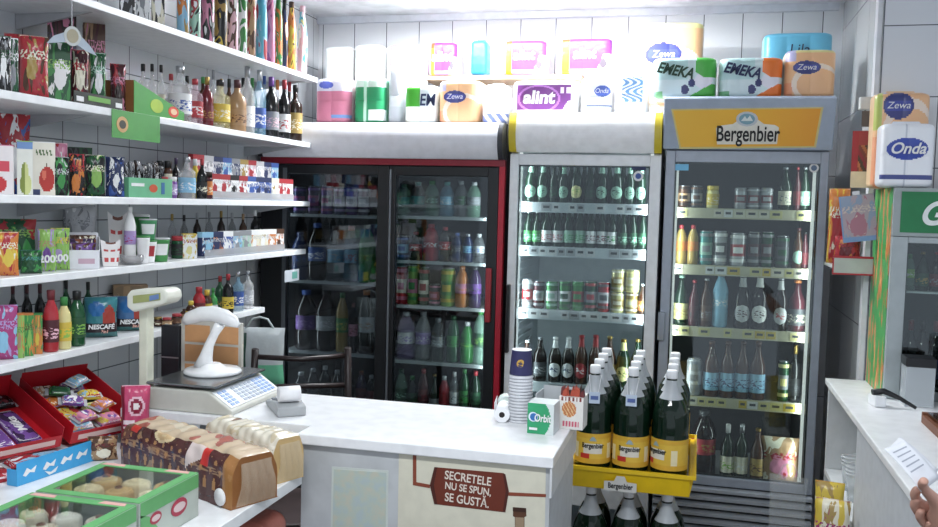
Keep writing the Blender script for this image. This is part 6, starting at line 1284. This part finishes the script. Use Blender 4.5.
# ---- person at the right edge: hand holding papers
def pp(px, py, d): v = ray(px, py); return Vector((0, 0, CZ)) + v*(d/v.dot(CF))
skin = mat('#cf9f8c', .5); 
per = thing('person', 'hand of a customer at the right edge holding two white papers', 'person', tuple(pp(960, 560, 1.72)))
base = per.location.copy()
ch = [ # chains: list of (px, py, depth, radius)
 [(1010, 610, 1.74, .040), (985, 575, 1.74, .032), (962, 545, 1.73, .027), (946, 520, 1.72, .034), (934, 503, 1.715, .030)],
]
V = []; E = []; RD = []
def chain(pts, root=None):
    last = root
    for (x, y, d, r) in pts:
        V.append(tuple(pp(x, y, d)-base)); RD.append(r); i = len(V)-1
        if last is not None: E.append((last, i))
        last = i
    return last
pal = chain([(1050, 640, 1.60, .040), (1000, 590, 1.66, .033), (968, 553, 1.70, .027), (950, 526, 1.725, .033)])
k1 = chain([(935, 500, 1.70, .013), (925, 490, 1.685, .0098), (922, 484, 1.67, .0092), (925, 480, 1.655, .0085)], pal)       # thumb on top
chain([(930, 510, 1.745, .015), (919, 503, 1.74, .0105), (914, 495, 1.73, .0095), (918, 488, 1.715, .0085)], pal)      # index
chain([(934, 520, 1.755, .015), (920, 514, 1.75, .0108), (914, 505, 1.74, .0098), (918, 497, 1.725, .0085)], pal)      # middle
chain([(940, 530, 1.755, .014), (926, 525, 1.75, .0100), (919, 516, 1.74, .0092), (922, 509, 1.728, .0082)], pal)      # ring
chain([(948, 538, 1.75, .013), (936, 535, 1.745, .0090), (929, 528, 1.74, .0082), (930, 521, 1.73, .0075)], pal)       # little
me = bpy.data.meshes.new('hand'); me.from_pydata(V, E, []); me.materials.append(skin); ho = bpy.data.objects.new('hand', me); COL.objects.link(ho); ho.parent = per
sk = ho.modifiers.new('skin', 'SKIN'); sk.use_smooth_shade = True
for i, r in enumerate(RD): me.skin_vertices[0].data[i].radius = (r, r)
me.skin_vertices[0].data[pal].use_root = True
ss = ho.modifiers.new('sub', 'SUBSURF'); ss.levels = 2; ss.render_levels = 2
MB().tube([tuple(pp(1012, 600, 1.645)-base), tuple(pp(1060, 650, 1.59)-base), tuple(pp(1180, 740, 1.45)-base)], [.048, .052, .06], mat('#4a5568', .8), 18).build('sleeve', per)
for i, (pts, lb) in enumerate((([(884, 449), (905, 440), (940, 478), (921, 492)], 'upper white receipt held in the hand at right edge'), ([(890, 447), (900, 437), (938, 470), (930, 484)], 'lower white slip under the receipt in the hand'))):
    t = thing('receipt', lb, 'paper', tuple(pp(910, 465, 1.69+.012*i))); b = MB(); b0 = t.location.copy(); ds = (1.715+.014*i, 1.73+.014*i, 1.70+.014*i, 1.675+.014*i)
    Q = [pp(x, y, d)-b0 for (x, y), d in zip(pts, ds)]
    b.grid(8, 8, lambda u, v: (Q[0]*(1-u)+Q[1]*u)*(1-v)+(Q[3]*(1-u)+Q[2]*u)*v + Vector((0, 0, .004*math.sin(v*math.pi))), lambda u, v: mat('#e8eaf0', .6)); o = b.build('sheet', t); s = o.modifiers.new('s', 'SOLIDIFY'); s.thickness = .0005
    if i == 0:
        b = MB()
        for k in range(5):
            v0 = .15+k*.12
            q = [(Q[0]*(1-u)+Q[1]*u)*(1-v)+(Q[3]*(1-u)+Q[2]*u)*v + Vector((0, 0, .004*math.sin(v*math.pi)+.0012)) for u, v in ((.15, v0), (.8, v0), (.8, v0+.03), (.15, v0+.03))]; o = len(b.v); b.v += [tuple(x) for x in q]; b.face([o, o+1, o+2, o+3], paper('#a9aeba'))
        b.build('printed_lines', t)
w = bpy.data.worlds.new('w'); bpy.context.scene.world = w; w.use_nodes = True
w.node_tree.nodes['Background'].inputs['Color'].default_value = (.80, .88, 1, 1); w.node_tree.nodes['Background'].inputs['Strength'].default_value = .85
def area(name, loc, rot, sx, sy, e, c=(1, 1, 1), parent=None):
    l = bpy.data.lights.new(name, 'AREA'); l.shape = 'RECTANGLE'; l.size = sx; l.size_y = sy; l.energy = e; l.color = c
    o = bpy.data.objects.new(name, l); COL.objects.link(o); o.location = loc; o.rotation_euler = rot
    return o
# ceiling tube lamps
def tube_lamp(x, y, ln, e, label, c=(.93, .97, 1)):
    t = thing('ceiling_lamp', label, 'lamp', (x, y, ZC))
    MB().box(-ln/2, ln/2, -.06, .06, -.03, -.0005, mat('#e8e8ea', .5)).build('lamp_housing', t)
    MB().tube([(-ln/2+.03, 0, -.045), (ln/2-.03, 0, -.045)], .013, mat('#ffffff', .5, 0, 1, 6, 'tube')).build('lamp_tube', t)
    area('tube_light', (x, y, ZC-.07), (0, 0, 0), ln, .10, e, c)
tube_lamp(-.85, 3.88, 1.2, 50, 'ceiling tube lamp in front of the coolers')
tube_lamp(-.4, 1.1, 1.2, 32, 'unseen ceiling tube lamp added as front fill over the customer side')  # extra lamp out of view, added for general front light
def cooler_fill(t, x, sgn, z0, z1, e, c=(.88, .97, 1)):
    # slim glowing strip and light added behind the door post to brighten dim shelves
    y = YF+.046
    MB().box(x-.006, x+.006, y-.004, y+.004, z0, z1, mat('#ffffff', .5, 0, 1, 0.5, 'tube')).build('added_lamp_strip', t)
    area('added_cooler_light', (x+sgn*.012, y, (z0+z1)/2), Euler((0, -sgn*math.pi/2, 0)).to_matrix().to_4x4().to_euler(), z1-z0, .02, e, c).rotation_euler = (Matrix.Rotation(sgn*math.radians(40), 3, 'Z') @ Matrix.Rotation(-sgn*math.pi/2, 3, 'Y')).to_euler()
cooler_fill(tM, MX0+.040, 1, .6, 1.78, 3.4); cooler_fill(tM, MX1-.040, -1, .6, 1.78, 3.4)
cooler_fill(tR, RX0+.047, 1, .45, 1.75, 1.9); cooler_fill(tR, RX1-.047, -1, .45, 1.75, 1.9)
cooler_fill(tL, LX1-.065, -1, .7, 1.65, 1.5); cooler_fill(tL, LX0+.075, 1, .7, 1.65, 1.1)  # black cooler is unlit; these strips are added fill
bpy.context.scene.view_settings.view_transform = 'Standard'; bpy.context.scene.view_settings.look = 'None'
bpy.context.scene.view_settings.gamma = 1; bpy.context.scene.view_settings.exposure = 0; bpy.context.scene.view_settings.use_curve_mapping = False
